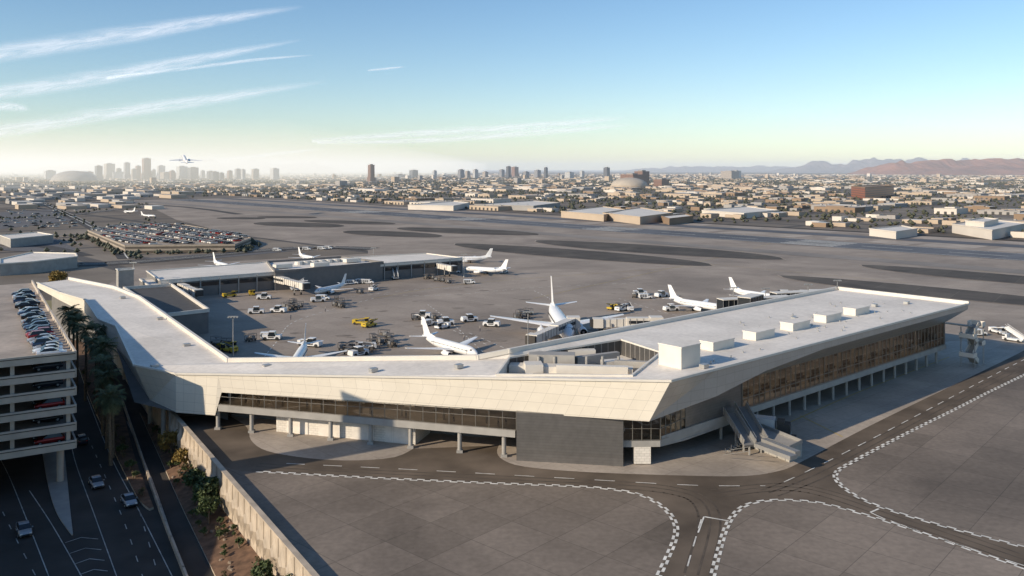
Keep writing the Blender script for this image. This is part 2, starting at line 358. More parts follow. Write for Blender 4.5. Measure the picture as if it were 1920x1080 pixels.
for a_,c_ in((rp[0],rp[1]),(rp[1],rp[2])):
    b.bar(a_+Vector((0,0,(1+RZ)/2)),c_+Vector((0,0,(1+RZ)/2)),.5,1-RZ,0)
    b.bar(a_+Vector((0,0,1.08)),c_+Vector((0,0,1.08)),.75,.18,0)
L_=(W0-W1).length+40; s=1.5
Wz=Vector((W1.x,W1.y,0)); wf=Vector((wd.x,wd.y,0)).normalized()
while s<L_:
    c=Wz+wf*s+n_*.26+Vector((0,0,-1.7))
    for k,(ww,hh) in enumerate(((1.35,2.2),(.75,1.25))):
        q=[c+wf*ww,c+Vector((0,0,hh)),c-wf*ww,c-Vector((0,0,hh))]; c2=c+n_*(.28)
        q2=[c2+(x-c)*.62 for x in q]
        for i in range(4): b.face([q[i],q[(i+1)%4],q2[(i+1)%4],q2[i]],0)
        b.face(q2,1 if k else 0); c=c2+n_*.01
    b.bar(Wz+wf*(s+1.5)+n_*.27+Vector((0,0,-4.5)),Wz+wf*(s+1.5)+n_*.27+Vector((0,0,.9)),.12,.1,1)
    s+=3.0
b.obj('retaining_wall',[M_wallc,mat('wall_relief_dark',(.3,.24,.18),.8,0,.15)])
b=MB(); P=low([(228,750),(262,850),(300,960),(352,1095)]); b.pathwall(P,.3,.8); b.obj('concrete_barrier',[M_wallc])

# ---------------------------------------------------------------- terminal
T=empty('airport_terminal')
ZR=14.0
Fp=[gp(70,531,9.6),gp(112,549,9.6),gp(160,563,9.6),gp(185,600,9.6),gp(218,613,9.6),gp(252,686,9.4),gp(330,702,9.4),gp(1257,716,ZR),gp(1815,571,ZR)]
Ip=[gp(1570,543,ZR),gp(955,662,ZR),gp(895,674,13),gp(428,679,9.8),gp(262,560,9.6),gp(215,541,9.6),gp(130,524,9.6)]
F6,F7,F8=Fp[6],Fp[7],Fp[8]
hole=[gp(932,704,13.0),gp(955,672,13.2),gp(1165,638,ZR),gp(1240,662,ZR),gp(1185,706,ZR-.2)]
b=MB(); b.poly(Fp+Ip,0,[hole]); b.obj('roof',[M_roof],T)
rf=11.2; b=MB(); hb=[Vector((p.x,p.y,rf)) for p in hole]; b.poly(hb,0); 
b.strip(hole[1:4],hb[1:4],1); b.strip(hole[3:]+hole[:2],hb[3:]+hb[:2],2); b.obj('roof_well',[M_roof,M_louver,M_parapet],T)
b=MB()
b.pathwall(Fp,.5,.35); b.pathwall([F8]+Ip,.6,.8); b.pathwall(hole,.35,.3,0,True); b.obj('parapet',[M_parapet],T)
b=MB()
wdv=(F8-F7).normalized(); rz=math.atan2(wdv.y,wdv.x)
def runit(u,v,l,w_,h): p=gp(u,v,ZR); b.box((p.x,p.y,ZR+h/2+.01),(l,w_,h),rz,0); b.box((p.x,p.y,ZR+h+.1),(l+.2,w_+.2,.18),rz,1)
runit(1274,684,5.0,4.6,3.4)
for u,v in((1345,652),(1423,633),(1491,616),(1552,601),(1606,588)): runit(u,v,6.4,2.8,1.4)
b.obj('rooftop_unit',[M_parapet,M_roof],T)
b=MB()
def bx(u,v,z,l,w_,h,r=0,mi=0): p=gp(u,v,z); b.box((p.x,p.y,z+h/2),(l,w_,h),r,mi)
bx(1070,700,rf,21,2.6,1.3,-.14); bx(1035,690,rf,8,3,2.6,-.1,1); bx(1120,684,rf,9,1.1,1.9,.5,1); bx(1150,690,rf,4,2,1.4,.3); bx(1000,700,rf,3,3,1.8,.1); bx(1090,678,rf,5,1.5,2.2,.1)
bx(1185,696,rf+.1,6,1,1.8,-.2,1); bx(1110,705,rf,12,1.2,1.8,-.12)
for i in range(6): p=gp(1010+i*30,694,rf); b.cyl((p.x,p.y,rf),(p.x,p.y,rf+2.4),.25,.25,8,1)
b.obj('rooftop_ductwork',[M_parapet,M_slab],T)
b=MB()
for u,v,z in((290,690,9.4),(700,697,11.8),(500,690,10.3),(860,690,12.8),(1700,570,ZR),(1640,575,ZR),(1320,690,ZR),(300,600,9.6),(230,560,9.6),(350,650,9.6),(1490,600,ZR)):
    p=gp(u,v,z); b.box((p.x,p.y,z+.35),(1.3,1,.6),rz,0)
for i in range(50):
    t=U(8,100); d=U(3,22); p=F7+wdv*t+Vector((-wdv.y,wdv.x,0))*d; b.cyl((p.x,p.y,ZR),(p.x,p.y,ZR+U(.2,.5)),.15,.15,8,0)
b.obj('roof_vent',[M_steel],T)
G0x=-51.7
def onfront(X): t=(X-F6.x)/(F7.x-F6.x); return F6.lerp(F7,t)
Gn=onfront(G0x)
tip=Vector((20.9,129.9,7.65))
b=MB()
def dz(p,z): return Vector((p.x,p.y,z))
b.strip([Fp[0],Fp[1],Fp[2],Fp[3],Fp[4]],[dz(Fp[0],8.2),dz(Fp[1],7.4),dz(Fp[2],6),dz(Fp[3],5),dz(Fp[4],5)],0)
b.strip([Fp[4],Fp[5],Fp[6],Gn],[dz(Fp[4],5),dz(Fp[5],2.5)+Vector((2.5,1.2,0)),dz(F6,2.6),dz(Gn,2.7)+Vector((-.6,.2,0))],0)
b.strip([Gn,F7],[dz(Gn,6.8)+Vector((.6,0,0)),tip],0)
b.face([dz(Gn,2.7)+Vector((-.6,.2,0)),dz(Gn,6.8)+Vector((.6,0,0)),Gn],0,[(0,0),(1,4),(0,7)])
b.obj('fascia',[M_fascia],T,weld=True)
inn=Vector((-wdv.y,wdv.x,0)); Lw=(F8-F7).length
def RW(t,d,z): p=F7+wdv*t+inn*d; return Vector((p.x,p.y,z))
b=MB()
top=[F7]+[RW(t,0,ZR) for t in(12,26,45,Lw)]
bot=[tip]+[RW(12,.2,9.7),RW(26,.1,11.6),RW(45,0,12.7),RW(Lw,0,12.9)]
b.strip(top,bot,0)
head=[Vector((22.9,132.6,7.4)),RW(9,4,8.2),RW(24.8,4,9.6),RW(45,4,9.6),RW(Lw-3,4,9.6)]
b.strip(bot,head,0)
e0=F8; e1=Ip[0]
b.strip([F8,e1],[RW(Lw,0,12.9),dz(e1,12.6)],0); b.strip([RW(Lw,0,12.9),dz(e1,12.6)],[RW(Lw-3,4,9.6),dz(e1,9.6)-wdv*3],0)
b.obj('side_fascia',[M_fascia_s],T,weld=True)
def curtain(name,P0,P1,z0a,z0b,z1a,z1b,n,rails=(.33,),mw=.09):
    g_=MB(); m_=MB()
    g_.face([dz(P0,z0a),dz(P1,z0b),dz(P1,z1b),dz(P0,z1a)]); g_.obj(name+'_glass',[M_glass],T)
    d=(P1-P0); d.z=0; nn=Vector((d.y,-d.x,0)).normalized()*.06
    for i in range(n+1):
        t=i/n; p=P0.lerp(P1,t)+nn; m_.bar(dz(p,z0a+(z0b-z0a)*t),dz(p,z1a+(z1b-z1a)*t),mw if i%4 else mw*1.8,.12)
    for r in(0,)+tuple(rails)+(1,):
        m_.bar(dz(P0+nn,z0a+(z1a-z0a)*r),dz(P1+nn,z0b+(z1b-z0b)*r),.1,.08)
    m_.obj(name+'_mullions',[M_mull],T)
curtain('wing_window',RW(24.8,4,0),RW(Lw-4,4,0),4.5,4.5,9.6,9.6,48,(.33,),.11)
b=MB()
b.strip([RW(9,4,8.2),RW(24.8,4,9.6)],[RW(9,4,2.6),RW(24.8,4,2.6)],0)
b.strip([RW(Lw-4,4,9.6),RW(Lw-3,4,9.6),dz(e1,9.6)-wdv*3],[RW(Lw-4,4,3.4),RW(Lw-3,4,3.4),dz(e1,3.4)-wdv*3],0)
b.obj('metal_wall',[M_metal],T)
b=MB()
P=[RW(2.6,4-.25,0),RW(Lw-3,4-.25,0),RW(Lw-3,33,0),RW(14,33,0),RW(0,17,0)]
b.prism(P,3.3,4.4,0,1,True); b.obj('floor_slab',[M_slab,M_floor],T)
b=MB()
b.strip([RW(24,15,9.6),RW(Lw-3,15,9.6)],[RW(24,15,4.4),RW(Lw-3,15,4.4)],0)
b.strip([RW(24,4,9.6),RW(24,15,9.6)],[RW(24,4,4.4),RW(24,15,4.4)],0)
b.face([RW(9,4.1,9.75),RW(Lw-3,4.1,9.75),RW(Lw-3,15,9.75),RW(9,15,9.75)],1)
for i in range(20):
    t=27+i*4.2+U(-.8,.8)
    b.box(tuple(RW(t,14.8,4.4+1.3)),(U(1.2,3),.3,2.6),rz,random.choice((2,4,3)))
b.obj('interior',[M_warm,M_warmc,M_floor,M_brickw,M_panel],T)
b=MB()
for i in range(13):
    t=28+i*6.3; b.bar(RW(t,6,9.6),RW(t,13.5,9.6),.35,.08,0)
for i in range(11):
    X=-49+i*4.5; p=onfront(X); nn=Vector((-(F7-F6).y,(F7-F6).x,0)).normalized(); zz=6.82+(X+51.7)/72*.9; b.bar(dz(p+nn*1.5,zz),dz(p+nn*6.5,zz),.45,.06,0)
b.obj('interior_fill_strips',[M_fill],T)  # glowing strips added as interior fill
b=MB()
for i in range(14):
    p=RW(26+i*6,9,0); b.cyl(dz(p,4.4),dz(p,9.7),.3,.3,10)
b.obj('interior_columns',[M_brickw],T)
b=MB()
for i in range(13):
    for k in range(2):
        p=RW(27.5+i*6.2,6.4+k*2.6,0)
        for s_ in range(4):
            q=p+wdv*(s_*.7-1); b.box((q.x,q.y,4.85),(.55,.5,.1),rz); b.box((q.x+inn.x*.25,q.y+inn.y*.25,5.12),(.55,.08,.5),rz)
        b.bar(dz(p-wdv*1.3,4.6),dz(p+wdv*1.4,4.6),.1,.4)
b.obj('seating_rows',[M_panel],T)
b=MB()
for i in range(17):
    p=RW(20+i*5.4,5.0,0); b.cyl(dz(p,0),dz(p,3.4),.3,.3,12)
    if i%2==0: p=RW(20+i*5.4,12,0); b.cyl(dz(p,0),dz(p,3.4),.3,.3,12)
def FR(X,d,z):
    p=onfront(X); n=Vector((-(F7-F6).y,(F7-F6).x,0)).normalized(); q=p+n*d; return Vector((q.x,q.y,z))
for u in(409,472,545,620,695,770,862,945):
    k=(u-960)/F; a_=FR(-60,.8,0); c_=FR(20,.8,0); dd=c_-a_; t=(k*a_.y-a_.x)/(dd.x-k*dd.y); p=a_+dd*t
    b.cyl(dz(p,0),dz(p,3.5),.36,.36,14); b.box((p.x,p.y,.25),(1,1,.45))
for p in(Fp[5]+Vector((5,1,0)),Fp[5]+Vector((7,-.2,0)),Fp[4]+Vector((4,2,0)),Fp[3]+Vector((4,5,0)),Fp[5]+Vector((-3,14,0))): b.cyl(dz(p,RZ),dz(p,5),.45,.45,14)
b.obj('columns',[M_slab],T,smooth=True)
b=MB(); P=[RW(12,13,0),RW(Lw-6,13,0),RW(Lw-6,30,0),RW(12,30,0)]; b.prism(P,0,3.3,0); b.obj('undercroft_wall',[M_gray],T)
b=MB()
P=[FR(-49,8,0),FR(20,10,0),RW(Lw-4,15.2,0),RW(Lw-4,30,0),dz(Ip[1],0)+Vector((2,-2,0)),dz(Ip[2],0)+Vector((0,-1.5,0)),dz(Ip[3],0)+Vector((1,-1.5,0))]
for i in range(len(P)):
    a_=P[i];c_=P[(i+1)%len(P)]
    za=9.2 if a_.x<-20 else 12.5; zb=9.2 if c_.x<-20 else 12.5
    if i!=1: b.strip([dz(a_,za),dz(c_,zb)],[dz(a_,0 if i>=2 else 4.6),dz(c_,0 if i>=2 else 4.6)],0 if i else 1)
b.obj('core_walls',[M_gray,M_warm],T)
G1=FR(.6,.3,0); G0=FR(G0x,.3,0)
curtain('ribbon_window',G0,G1,4.65,4.65,6.85,7.6,24,(.62,),.05)
b=MB()
b.strip([FR(G0x,0,4.6),FR(.5,0,4.6)],[FR(G0x,0,3.5),FR(.5,0,3.5)],0)
b.face([FR(-60,0,3.5),FR(.5,0,3.5),FR(.5,12,3.5),FR(-60,12,3.5)][::-1],0)
b.face([FR(G0x,0,4.6),FR(.5,0,4.6),FR(.5,12,4.6),FR(G0x,12,4.6)],1)
b.face([FR(G0x,.5,6.95),FR(20,.5,7.9),FR(20,10,7.9),FR(G0x,8,6.95)][::-1],2)
b.obj('front_slab',[M_slab,M_floor,M_warmc],T)
b=MB()
for i in range(12):
    X=-50+i*4.3; p=FR(X,7.6,0); b.box((p.x,p.y,5.6),(U(.8,2),.2,1.9),0,random.choice((0,1,1)))
for i in range(7): p=FR(-48+i*7.2,2.6,0); b.cyl(dz(p,4.6),dz(p,7),.2,.2,10,1)
b.obj('interior_panels',[M_brickw,M_floor,M_dark],T)
b=MB()
X0,X1=.7,17.2; Pq=[Vector((X0,134.7,0)),Vector((X1,132.0,0)),Vector((X1+.3,139,0)),Vector((X0+.3,141,0))]
b.prism(Pq,0,7.7,0); b.obj('metal_volume',[M_metal],T)
cr=Vector((23.1,133.0,0)); cl=Vector((17.3,132.8,0)); 
curtain('corner_window',cl,cr,3.9,3.9,7.5,7.4,4,(.5,),.06); curtain('corner_window_side',cr,RW(8.9,4,0),3.9,3.9,7.4,8.2,5,(.5,),.06)
b=MB(); b.strip([dz(cl,3.8),dz(cr,3.8),RW(9,3.95,3.8),RW(24.8,3.95,3.8)],[dz(cl,2.8),dz(cr,2.8),RW(9,3.95,2.4),RW(24.8,3.95,2.6)],0)
b.face([dz(cl,2.8),dz(cr,2.8),RW(24,4,2.7),RW(24,14,2.7),dz(cl,2.8)+Vector((0,9,0))][::-1],0)
b.face([dz(cl,3.85),dz(cr,3.85),RW(9,4,3.85),RW(9,12,3.85),dz(cl,3.85)+Vector((0,9,0))],3)
b.box((20.3,133.6,1.5),(2.6,1.6,2.6),0,1)
b.strip([dz(cl,8)+Vector((0,6,0)),RW(24,11,9.5)],[dz(cl,3)+Vector((0,6,0)),RW(24,11,3)],2)
for i in range(4):
    q=cl.lerp(cr,.15+i*.22)+Vector((.3,1.6,0)); b.box((q.x,q.y,4.6),(.9,.9,.08),0,3); b.cyl((q.x,q.y,3.9),(q.x,q.y,4.6),.06,.06,6,0)
b.obj('corner_base',[M_slab,M_brickw,M_warm,M_floor],T)
b=MB()
b.strip([FR(-42,2.4,3.5),FR(-16.8,2.4,3.5)],[FR(-42,2.4,0),FR(-16.8,2.4,0)],0)
b.strip([FR(-42,12,3.5),FR(-42,2.4,3.5)],[FR(-42,12,0),FR(-42,2.4,0)],0)
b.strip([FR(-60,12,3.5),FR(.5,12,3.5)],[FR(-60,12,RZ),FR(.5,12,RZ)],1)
b.strip([FR(-16.8,2.4,3.5),FR(-16.8,12,3.5)],[FR(-16.8,2.4,0),FR(-16.8,12,0)],0)
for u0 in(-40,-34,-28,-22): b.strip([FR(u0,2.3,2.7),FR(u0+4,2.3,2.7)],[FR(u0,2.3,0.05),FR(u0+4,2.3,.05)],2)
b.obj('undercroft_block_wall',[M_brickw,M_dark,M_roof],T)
b=MB()
Lp=[Fp[0]+Vector((3,3,0)),Fp[2]+Vector((2,6,0)),Fp[3]+Vector((5,6,0)),Fp[4]+Vector((5,4,0)),Fp[5]+Vector((6,6,0)),F6+Vector((8,4,0))]
b.strip([dz(p,9.3) for p in Lp],[dz(p,RZ) for p in Lp],0)
b.strip([dz(p,9.3) for p in Ip[3:]],[dz(p,0) for p in Ip[3:]],0)
b.poly([dz(p,5) for p in[Fp[3],Fp[4],Lp[3],Lp[2]]],0); b.poly([dz(Fp[4],4.9),dz(Fp[5],2.6),dz(F6,2.7),dz(Gn,2.8),dz(Lp[5],2.9),dz(Lp[4],2.9),dz(Lp[3],4.8)],0)
b.obj('left_wing_walls',[M_gray],T)

def person_mesh():
    me=bpy.data.meshes.new('p'); V=[(0,0,.95),(0,0,1.2),(0,0,1.42),(0,.01,1.55),(0,.01,1.66),(.1,0,.9),(.12,.02,.5),(.12,0,.08),(.12,.14,.04),(-.1,0,.9),(-.12,-.03,.5),(-.12,-.08,.08),(-.12,.06,.04),(.19,0,1.4),(.25,.02,1.14),(.24,.12,.92),(-.19,0,1.4),(-.25,.02,1.14),(-.24,.08,.9)]
    E=[(0,1),(1,2),(2,3),(3,4),(0,5),(5,6),(6,7),(7,8),(0,9),(9,10),(10,11),(11,12),(2,13),(13,14),(14,15),(2,16),(16,17),(17,18)]
    rd=[.14,.13,.12,.06,.1,.09,.06,.045,.035,.09,.06,.045,.035,.06,.045,.03,.06,.045,.03]
    me.from_pydata(V,E,[]); o=bpy.data.objects.new('tmp',me); COL.objects.link(o)
    sk=o.modifiers.new('s','SKIN'); 
    for i,r_ in enumerate(rd): me.skin_vertices[0].data[i].radius=(r_,r_*.8)
    me.skin_vertices[0].data[0].use_root=True
    o.modifiers.new('u','SUBSURF').levels=1
    dg=bpy.context.evaluated_depsgraph_get(); m2=bpy.data.meshes.new_from_object(o.evaluated_get(dg)); bpy.data.objects.remove(o)
    m2.materials.clear(); m2.materials.append(mat('clothing_dark',(.04,.045,.07),.8)); m2.materials.append(mat('skin',(.4,.25,.18),.6)); m2.materials.append(mat('shirt',(.3,.28,.26),.8))
    for p in m2.polygons: 
        p.material_index=1 if p.center.z>1.5 or (abs(p.center.x)>.2 and p.center.z<1.0) else (2 if p.center.z>.95 else 0); p.use_smooth=True
    return m2
pm=person_mesh()
for X in(-36,-24.5,-24,-18,-1.5,-2.6,-45,-10): place(pm,'person',FR(X,1.2+R(),4.62),U(0,6))
for t in(30,41,52,60,73,85): place(pm,'person',RW(t,4.9,4.42),U(0,6))

def bldg(name,px,z,z0,mw,mr,par=.5,mp=None):
    P=[gp(u,v,z) for u,v in px]; e=empty(name); b=MB(); b.prism(P,z0,z,0); b.obj('walls',[mw],e)
    b=MB(); b.poly([p+Vector((0,0,.02)) for p in P]); b.obj('roof',[mr],e)
    if par: b=MB(); b.pathwall(P,.5,par,0,True); b.obj('parapet',[mp or M_parapet],e)
    return e,P
e,P=bldg('connector_building',[(232,543),(322,537),(391,585),(312,594)],6.0,0,M_gray,M_darkroof,1.0)
e,P=bldg('stair_tower',[(218,505),(250,503),(251,506),(222,508)],10.5,0,M_slab,M_slab,.3)
e,P=bldg('connector_building',[(262,525),(300,523),(345,549),(300,553)],5.2,0,M_gray,M_roof,.6)
e,P=bldg('far_concourse',[(275,509),(480,494),(500,492),(515,511),(300,527)],6.6,0,M_gray,M_roof,.4)
e,P=bldg('far_concourse',[(501,493),(640,484),(718,494),(560,508.5),(516,511)],6.9,0,M_gray,M_roof,.9,M_gray)
e,P=bldg('far_concourse',[(642,484),(800,476),(866,484),(720,495)],6.6,0,M_gray,M_roof,.4)
b=MB()
for i in range(7):
    p=gp(560+i*14,496-i*1.0,7); b.cyl((p.x,p.y,6.9),(p.x,p.y,8.3),1.8,1.6,12)
for u,v in((600,500),(660,492),(530,503)): p=gp(u,v,7); b.box((p.x,p.y,8),(7,3,1.4),TH,0)
b.obj('rooftop_unit',[M_parapet],e)
b=MB()
q0=gp(300,527,6.6);q1=gp(515,511,6.6);q2=gp(560,508.5,6.6);q3=gp(720,495,6.6);q4=gp(866,484,6.6)
for A,B in((q0,q1),(q2,q3),(q3,q4)):
    d=(B-A); n=Vector((d.y,-d.x,0)).normalized()*.15; L_=d.length; k=int(L_/6)
    b.bar(dz(A+n,4.4),dz(B+n,4.4),.1,1.4,0)
    for i in range(k+1): p=A.lerp(B,i/k)+n*2; b.bar(dz(p,0),dz(p,6.4),.4,.4,1)
    b.bar(dz(A+n*1.5,6.1),dz(B+n*1.5,6.1),.3,.9,2)
b.obj('concourse_facade',[M_vgl,M_slab,M_parapet],e)

def link(name,a,c,z0,z1,w_=3.5):
    e=empty(name); b=MB(); a=Vector(a);c=Vector(c); b.bar(dz(a,(z0+z1)/2),dz(c,(z0+z1)/2),w_,z1-z0,0); b.bar(dz(a,z1+.12),dz(c,z1+.12),w_+.3,.22,1)
    d=(c-a); n=Vector((d.y,-d.x,0)).normalized()*(w_/2+.05); k=max(2,int(d.length/1.6))
    for i in range(k+1):
        p=a.lerp(c,i/k)
        for s_ in(-1,1): b.bar(dz(p+n*s_,z0),dz(p+n*s_,z1),.12,.12,2)
    for i in(0.1,.9): p=a.lerp(c,i); b.cyl((p.x,p.y,0),(p.x,p.y,z0),.3,.3,8,2)
    b.obj('link_body',[M_vgl,M_parapet,M_steel],e); return e
def jet_bridge(a,c,z=3.0):
    a=dz(Vector(a),0);c=dz(Vector(c),0); e=empty('jet_bridge'); b=MB(); m=a.lerp(c,.52); d=(c-a).normalized(); n=Vector((-d.y,d.x,0))
    h=2.4
    b.bar(dz(a,z+h/2),dz(m+d*.5,z+h/2),2.4,h,0); b.bar(dz(m,z+h/2-.05),dz(c,z+h/2-.3),2.0,h-.35,0)
    L_=(c-a).length; k=int(L_/1.6)
    for i in range(k+1):
        p=a.lerp(c,i/k); off=1.26 if i/k<.52 else 1.06
        for s_ in(-1,1): b.bar(dz(p+n*off*s_,z+.1),dz(p+n*off*s_,z+h-.1),.1,.12,1)
    for s_ in(-1,1): b.bar(dz(a+n*1.24*s_,z+h*.55),dz(m+n*1.24*s_,z+h*.55),.05,.8,2)
    b.bar(dz(c,z+h/2-.2),dz(c+d*2.6,z+h/2-.2),3.0,h,0); b.bar(dz(c+d*2.6,z+h/2-.2),dz(c+d*3.4,z+h/2-.2),2.6,h-.4,3)
    b.box((a.x,a.y,z+h/2),(3.4,3.4,h+.5),0,0); b.cyl((a.x,a.y,0),(a.x,a.y,z),.6,.6,10,1)
    p=a.lerp(c,.85)
    for s_ in(-1,1):
        b.bar(dz(p+n*1.3*s_,.5),dz(p+n*1.3*s_,z+1),.3,.3,1); b.cyl(p+n*(1.3*s_-.2)+Vector((0,0,.5)),p+n*(1.3*s_+.2)+Vector((0,0,.5)),.5,.5,12,3)
    b.bar(dz(p-n*1.5,z-.1),dz(p+n*1.5,z-.1),.3,.3,1)
    b.obj('bridge_body',[M_parapet,M_slab,M_vgl,M_vd],e)
jet_bridge(gp(330,556,0),gp(368,570,0)); jet_bridge(gp(505,540),gp(568,556)); jet_bridge(gp(800,512),gp(845,520)); 
jet_bridge(gp(1075,640),gp(1005,672),4.0); jet_bridge(gp(1530,575),gp(1478,573),3); jet_bridge(gp(1420,600),gp(1378,590),3); jet_bridge(gp(1230,640),gp(1130,640),4)
link('glazed_link',gp(1560,562,5),gp(1450,568,5),3,8); link('glazed_link',gp(1480,585,5),gp(1350,592,5),4,9.5); link('glazed_link',gp(1420,592,5),gp(1395,600,5),5,11)

# ---------------------------------------------------------------- parking garage
GC=Vector((-72,140.8,0)); gv=Vector((-.54,.842,0)); gu=Vector((-.842,-.54,0)); ga=math.atan2(gv.y,gv.x)
def GP(a,c,z): p=GC+gu*a+gv*c; return Vector((p.x,p.y,z))
ge=empty('shadow_garage'); GW,GL=58,108
for k in range(6):
    z=.6+k*2.92; b=MB()
    P=[GP(0,0,0),GP(GW,0,0),GP(GW,GL,0),GP(0,GL,0)]
    b.prism(P,z-.35,z,0,1,True)
    P2=[GP(0,0,z-.55),GP(GW,0,z-.55)]; b.bar(P2[0]+gu*.15+Vector((0,0,.7)),P2[1]+Vector((0,0,.7)),.3,1.4,0)
    b.bar(GP(0,0,z+.15),GP(0,GL,z+.15),.3,1.4,0)
    for c in range(0,GL,9):
        if k<5: p=GP(1.0,c+1,0); b.box((p.x,p.y,z+1.3),(.6,.6,2.6),ga,0)
    for a_ in range(9,GW,9):
        if k<5: p=GP(a_,1.0,0); b.box((p.x,p.y,z+1.3),(.6,.6,2.6),ga,0)
    b.bar(GP(.05,-.2,z+.5),GP(GW,-.2,z+.5),.06,.12,2)
    b.obj('deck',[M_garage,M_garroof,M_dark],ge)
b=MB()
for a_ in(2,18,36,54):
    for c in range(3,GL,18): p=GP(a_,c,0); b.cyl(dz(p,RZ),dz(p,.4),.55,.55,14,0)
b.strip([GP(14,8,15),GP(14,GL,15)],[GP(14,8,.5),GP(14,GL,.5)],1); b.strip([GP(0.5,14,14.8),GP(GW,14,14.8)],[GP(0.5,14,.5),GP(GW,14,.5)],1)  # dark sheets stand in for the shade deep inside the decks
b.obj('garage_structure',[M_garage,M_dark],ge)
ZG=.6+5*2.92
b=MB()
for i in range(36): b.bar(GP(1.2,.8+i*2.75,ZG+.03),GP(6,.8+i*2.75,ZG+.03),.1,.02,0)
b.obj('stall_lines',[M_white],ge)
# unseen garage block and tower, added out of view to shade roads and facade
b=MB(); te=empty('shadow_tower')
b.box((-88,104,15.5),(6.5,6.5,43),.6,0); b.box((-88,104,37.3),(7,7,.6),.6,0)
b.obj('tower_shaft',[M_garage],te)
te=empty('shadow_garage')
for k in range(6):
    b=MB(); z=.6+k*2.92; b.box((-112,72,z),(56,88,.4),0,0); 
    for x in(-84,-140): b.box((x,72,z+.3),(.3,88,1.3),0,0)
    for y in(28,116): b.box((-112,y,z+.3),(56,.3,1.3),0,0)
    for x in(-85,-112,-139):
        for y in range(30,116,12): b.box((x,y,z-1.6),(.7,.7,2.5),0,0)
    b.box((-112,72,z-1.6),(40,70,2.4),0,0)
    b.obj('deck',[M_garage],te)

# ---------------------------------------------------------------- vehicles
def car_mesh(name,paint,kind=0):
    b=MB()
    S=[(-2.25,.45,.72,.70),(-2.2,.3,.95,.82),(-1.5,.24,1.0,.88),(-.4,.24,.98,.9),(.9,.24,.96,.9),(1.7,.26,.84,.86),(2.15,.32,.68,.78),(2.27,.42,.55,.66)]
    if kind: S=[(x,zb+.06,zt+.14,w) for x,zb,zt,w in S]
    r=[]
    for x,zb,zt,w_ in S:
        r.append([(x,-w_*.85,zb),(x,-w_,zb+.2),(x,-w_*.98,zt-.15),(x,-w_*.86,zt),(x,w_*.86,zt),(x,w_*.98,zt-.15),(x,w_,zb+.2),(x,w_*.85,zb)])
    r=[[Vector(p) for p in q] for q in r]; b.loft(r,0)
    h=1.46 if not kind else 1.72; o=.12 if kind else 0
    C=[(-1.95 if kind else -1.75,.93+o,.93+o+.02,.76),(-1.55 if kind else -1.05,.93+o,h-.04,.64),(-.3,.93+o,h,.66),(.25,.93+o,h-.06,.64),(1.05,.93+o,.95+o,.76)]
    rr=[]
    for x,zb,zt,w_ in C:
        w0=.8; rr.append([Vector(p) for p in[(x,-w0,zb),(x,-w_,zt),(x,w_,zt),(x,w0,zb)]])
    def mf(k,i): return 0 if (i==1 and k in(1,2)) else 1
    b.loft(rr,1,True,mf)
    for sx in(-1.4,1.4):
        for sy in(-1,1):
            b.cyl((sx,sy*.68,.33),(sx,sy*.92,.33),.33,.33,14,2); b.cyl((sx,sy*.92,.33),(sx,sy*.935,.33),.2,.18,10,3)
    for sy in(-1,1):
        b.box((2.14,sy*.58,.66),(.2,.3,.14),0,4); b.box((-2.2,sy*.62,.8+o),(.1,.26,.16),0,5); b.box((.75,sy*.98,1.0+o),(.15,.2,.12),0,0)
    b.box((2.2,0,.5),(.16,.9,.18),0,1)
    return b.mesh(name,[paint,M_vgl,M_rub,M_steel,mat('headlamp_lens',(.8,.8,.75),.1),mat('tail_lamp',(.35,.02,.02),.3)],smooth=True)
paints=[('car_paint_white',(.75,.75,.74)),('car_paint_dark',(.03,.035,.05)),('car_paint_silver',(.35,.36,.38)),('car_paint_red',(.3,.02,.02)),('car_paint_black',(.012,.012,.014)),('car_paint_blue',(.04,.07,.13))]
cars=[car_mesh('car_mesh',mat(n,c,.22,.25,.02),i%2) for i,(n,c) in enumerate(paints)]
for i in range(30):
    c=2.2+i*2.75
    if c>GL-4 : break
    if i in(14,19,20,25): continue
    k=[0,0,2,5,2,2,3,3,1,4,5,1,1,2][i] if i<14 else random.choice([1,4,5,2,0])
    p=GP(3.6+U(-.3,.3),c,ZG+.03); place(cars[k],'parked_car',p,math.atan2(gu.y,gu.x)+(math.pi if i%3==0 else 0)+U(-.04,.04))
for k in range(5):
    for i in range(12):
        if R()<.55: p=GP(3.6,3+i*2.9,.6+k*2.92+.02); place(cars[random.choice([0,1,2,3,1,4])],'parked_car',p,math.atan2(gu.y,gu.x))
rd=math.atan2(75,-42)
for u,v,k,fl in((45,1000,2,1),(181,911,2,1),(242,945,2,1),(152,831,1,0)):
    p=gp(u,v,RZ); place(cars[k],'car',(p.x,p.y,RZ+.02),rd+(math.pi if fl else 0)+.12)
def tug():
    b=MB(); b.box((0,0,.75),(5.2,2.3,.7)); b.box((1.9,0,1.25),(1.3,2.2,.35)); b.box((-1.7,0,1.35),(1.6,2.2,.55))
    r=[[Vector(p) for p in q] for q in([(-.8,-1.05,1.1),(-.8,1.05,1.1),(-.7,.9,2.3),(-.7,-.9,2.3)],[(1.3,-1.05,1.1),(1.3,1.05,1.1),(.8,.9,2.3),(.8,-.9,2.3)])]; b.loft(r,1)
    b.box((.05,0,2.36),(1.8,2.0,.12)); 
    for x in(-1.7,1.7):
        for y in(-1,1): b.cyl((x,y*.85,.5),(x,y*1.2,.5),.5,.5,12,2)
    b.box((2.65,0,.6),(.15,2.0,.35),0,3)
    for y in(-1,1): b.box((0,y*1.17,.85),(1.6,.04,.3),0,4)
    return b.mesh('t',[M_wht,M_vgl,M_rub,M_vg,M_vd],smooth=False)
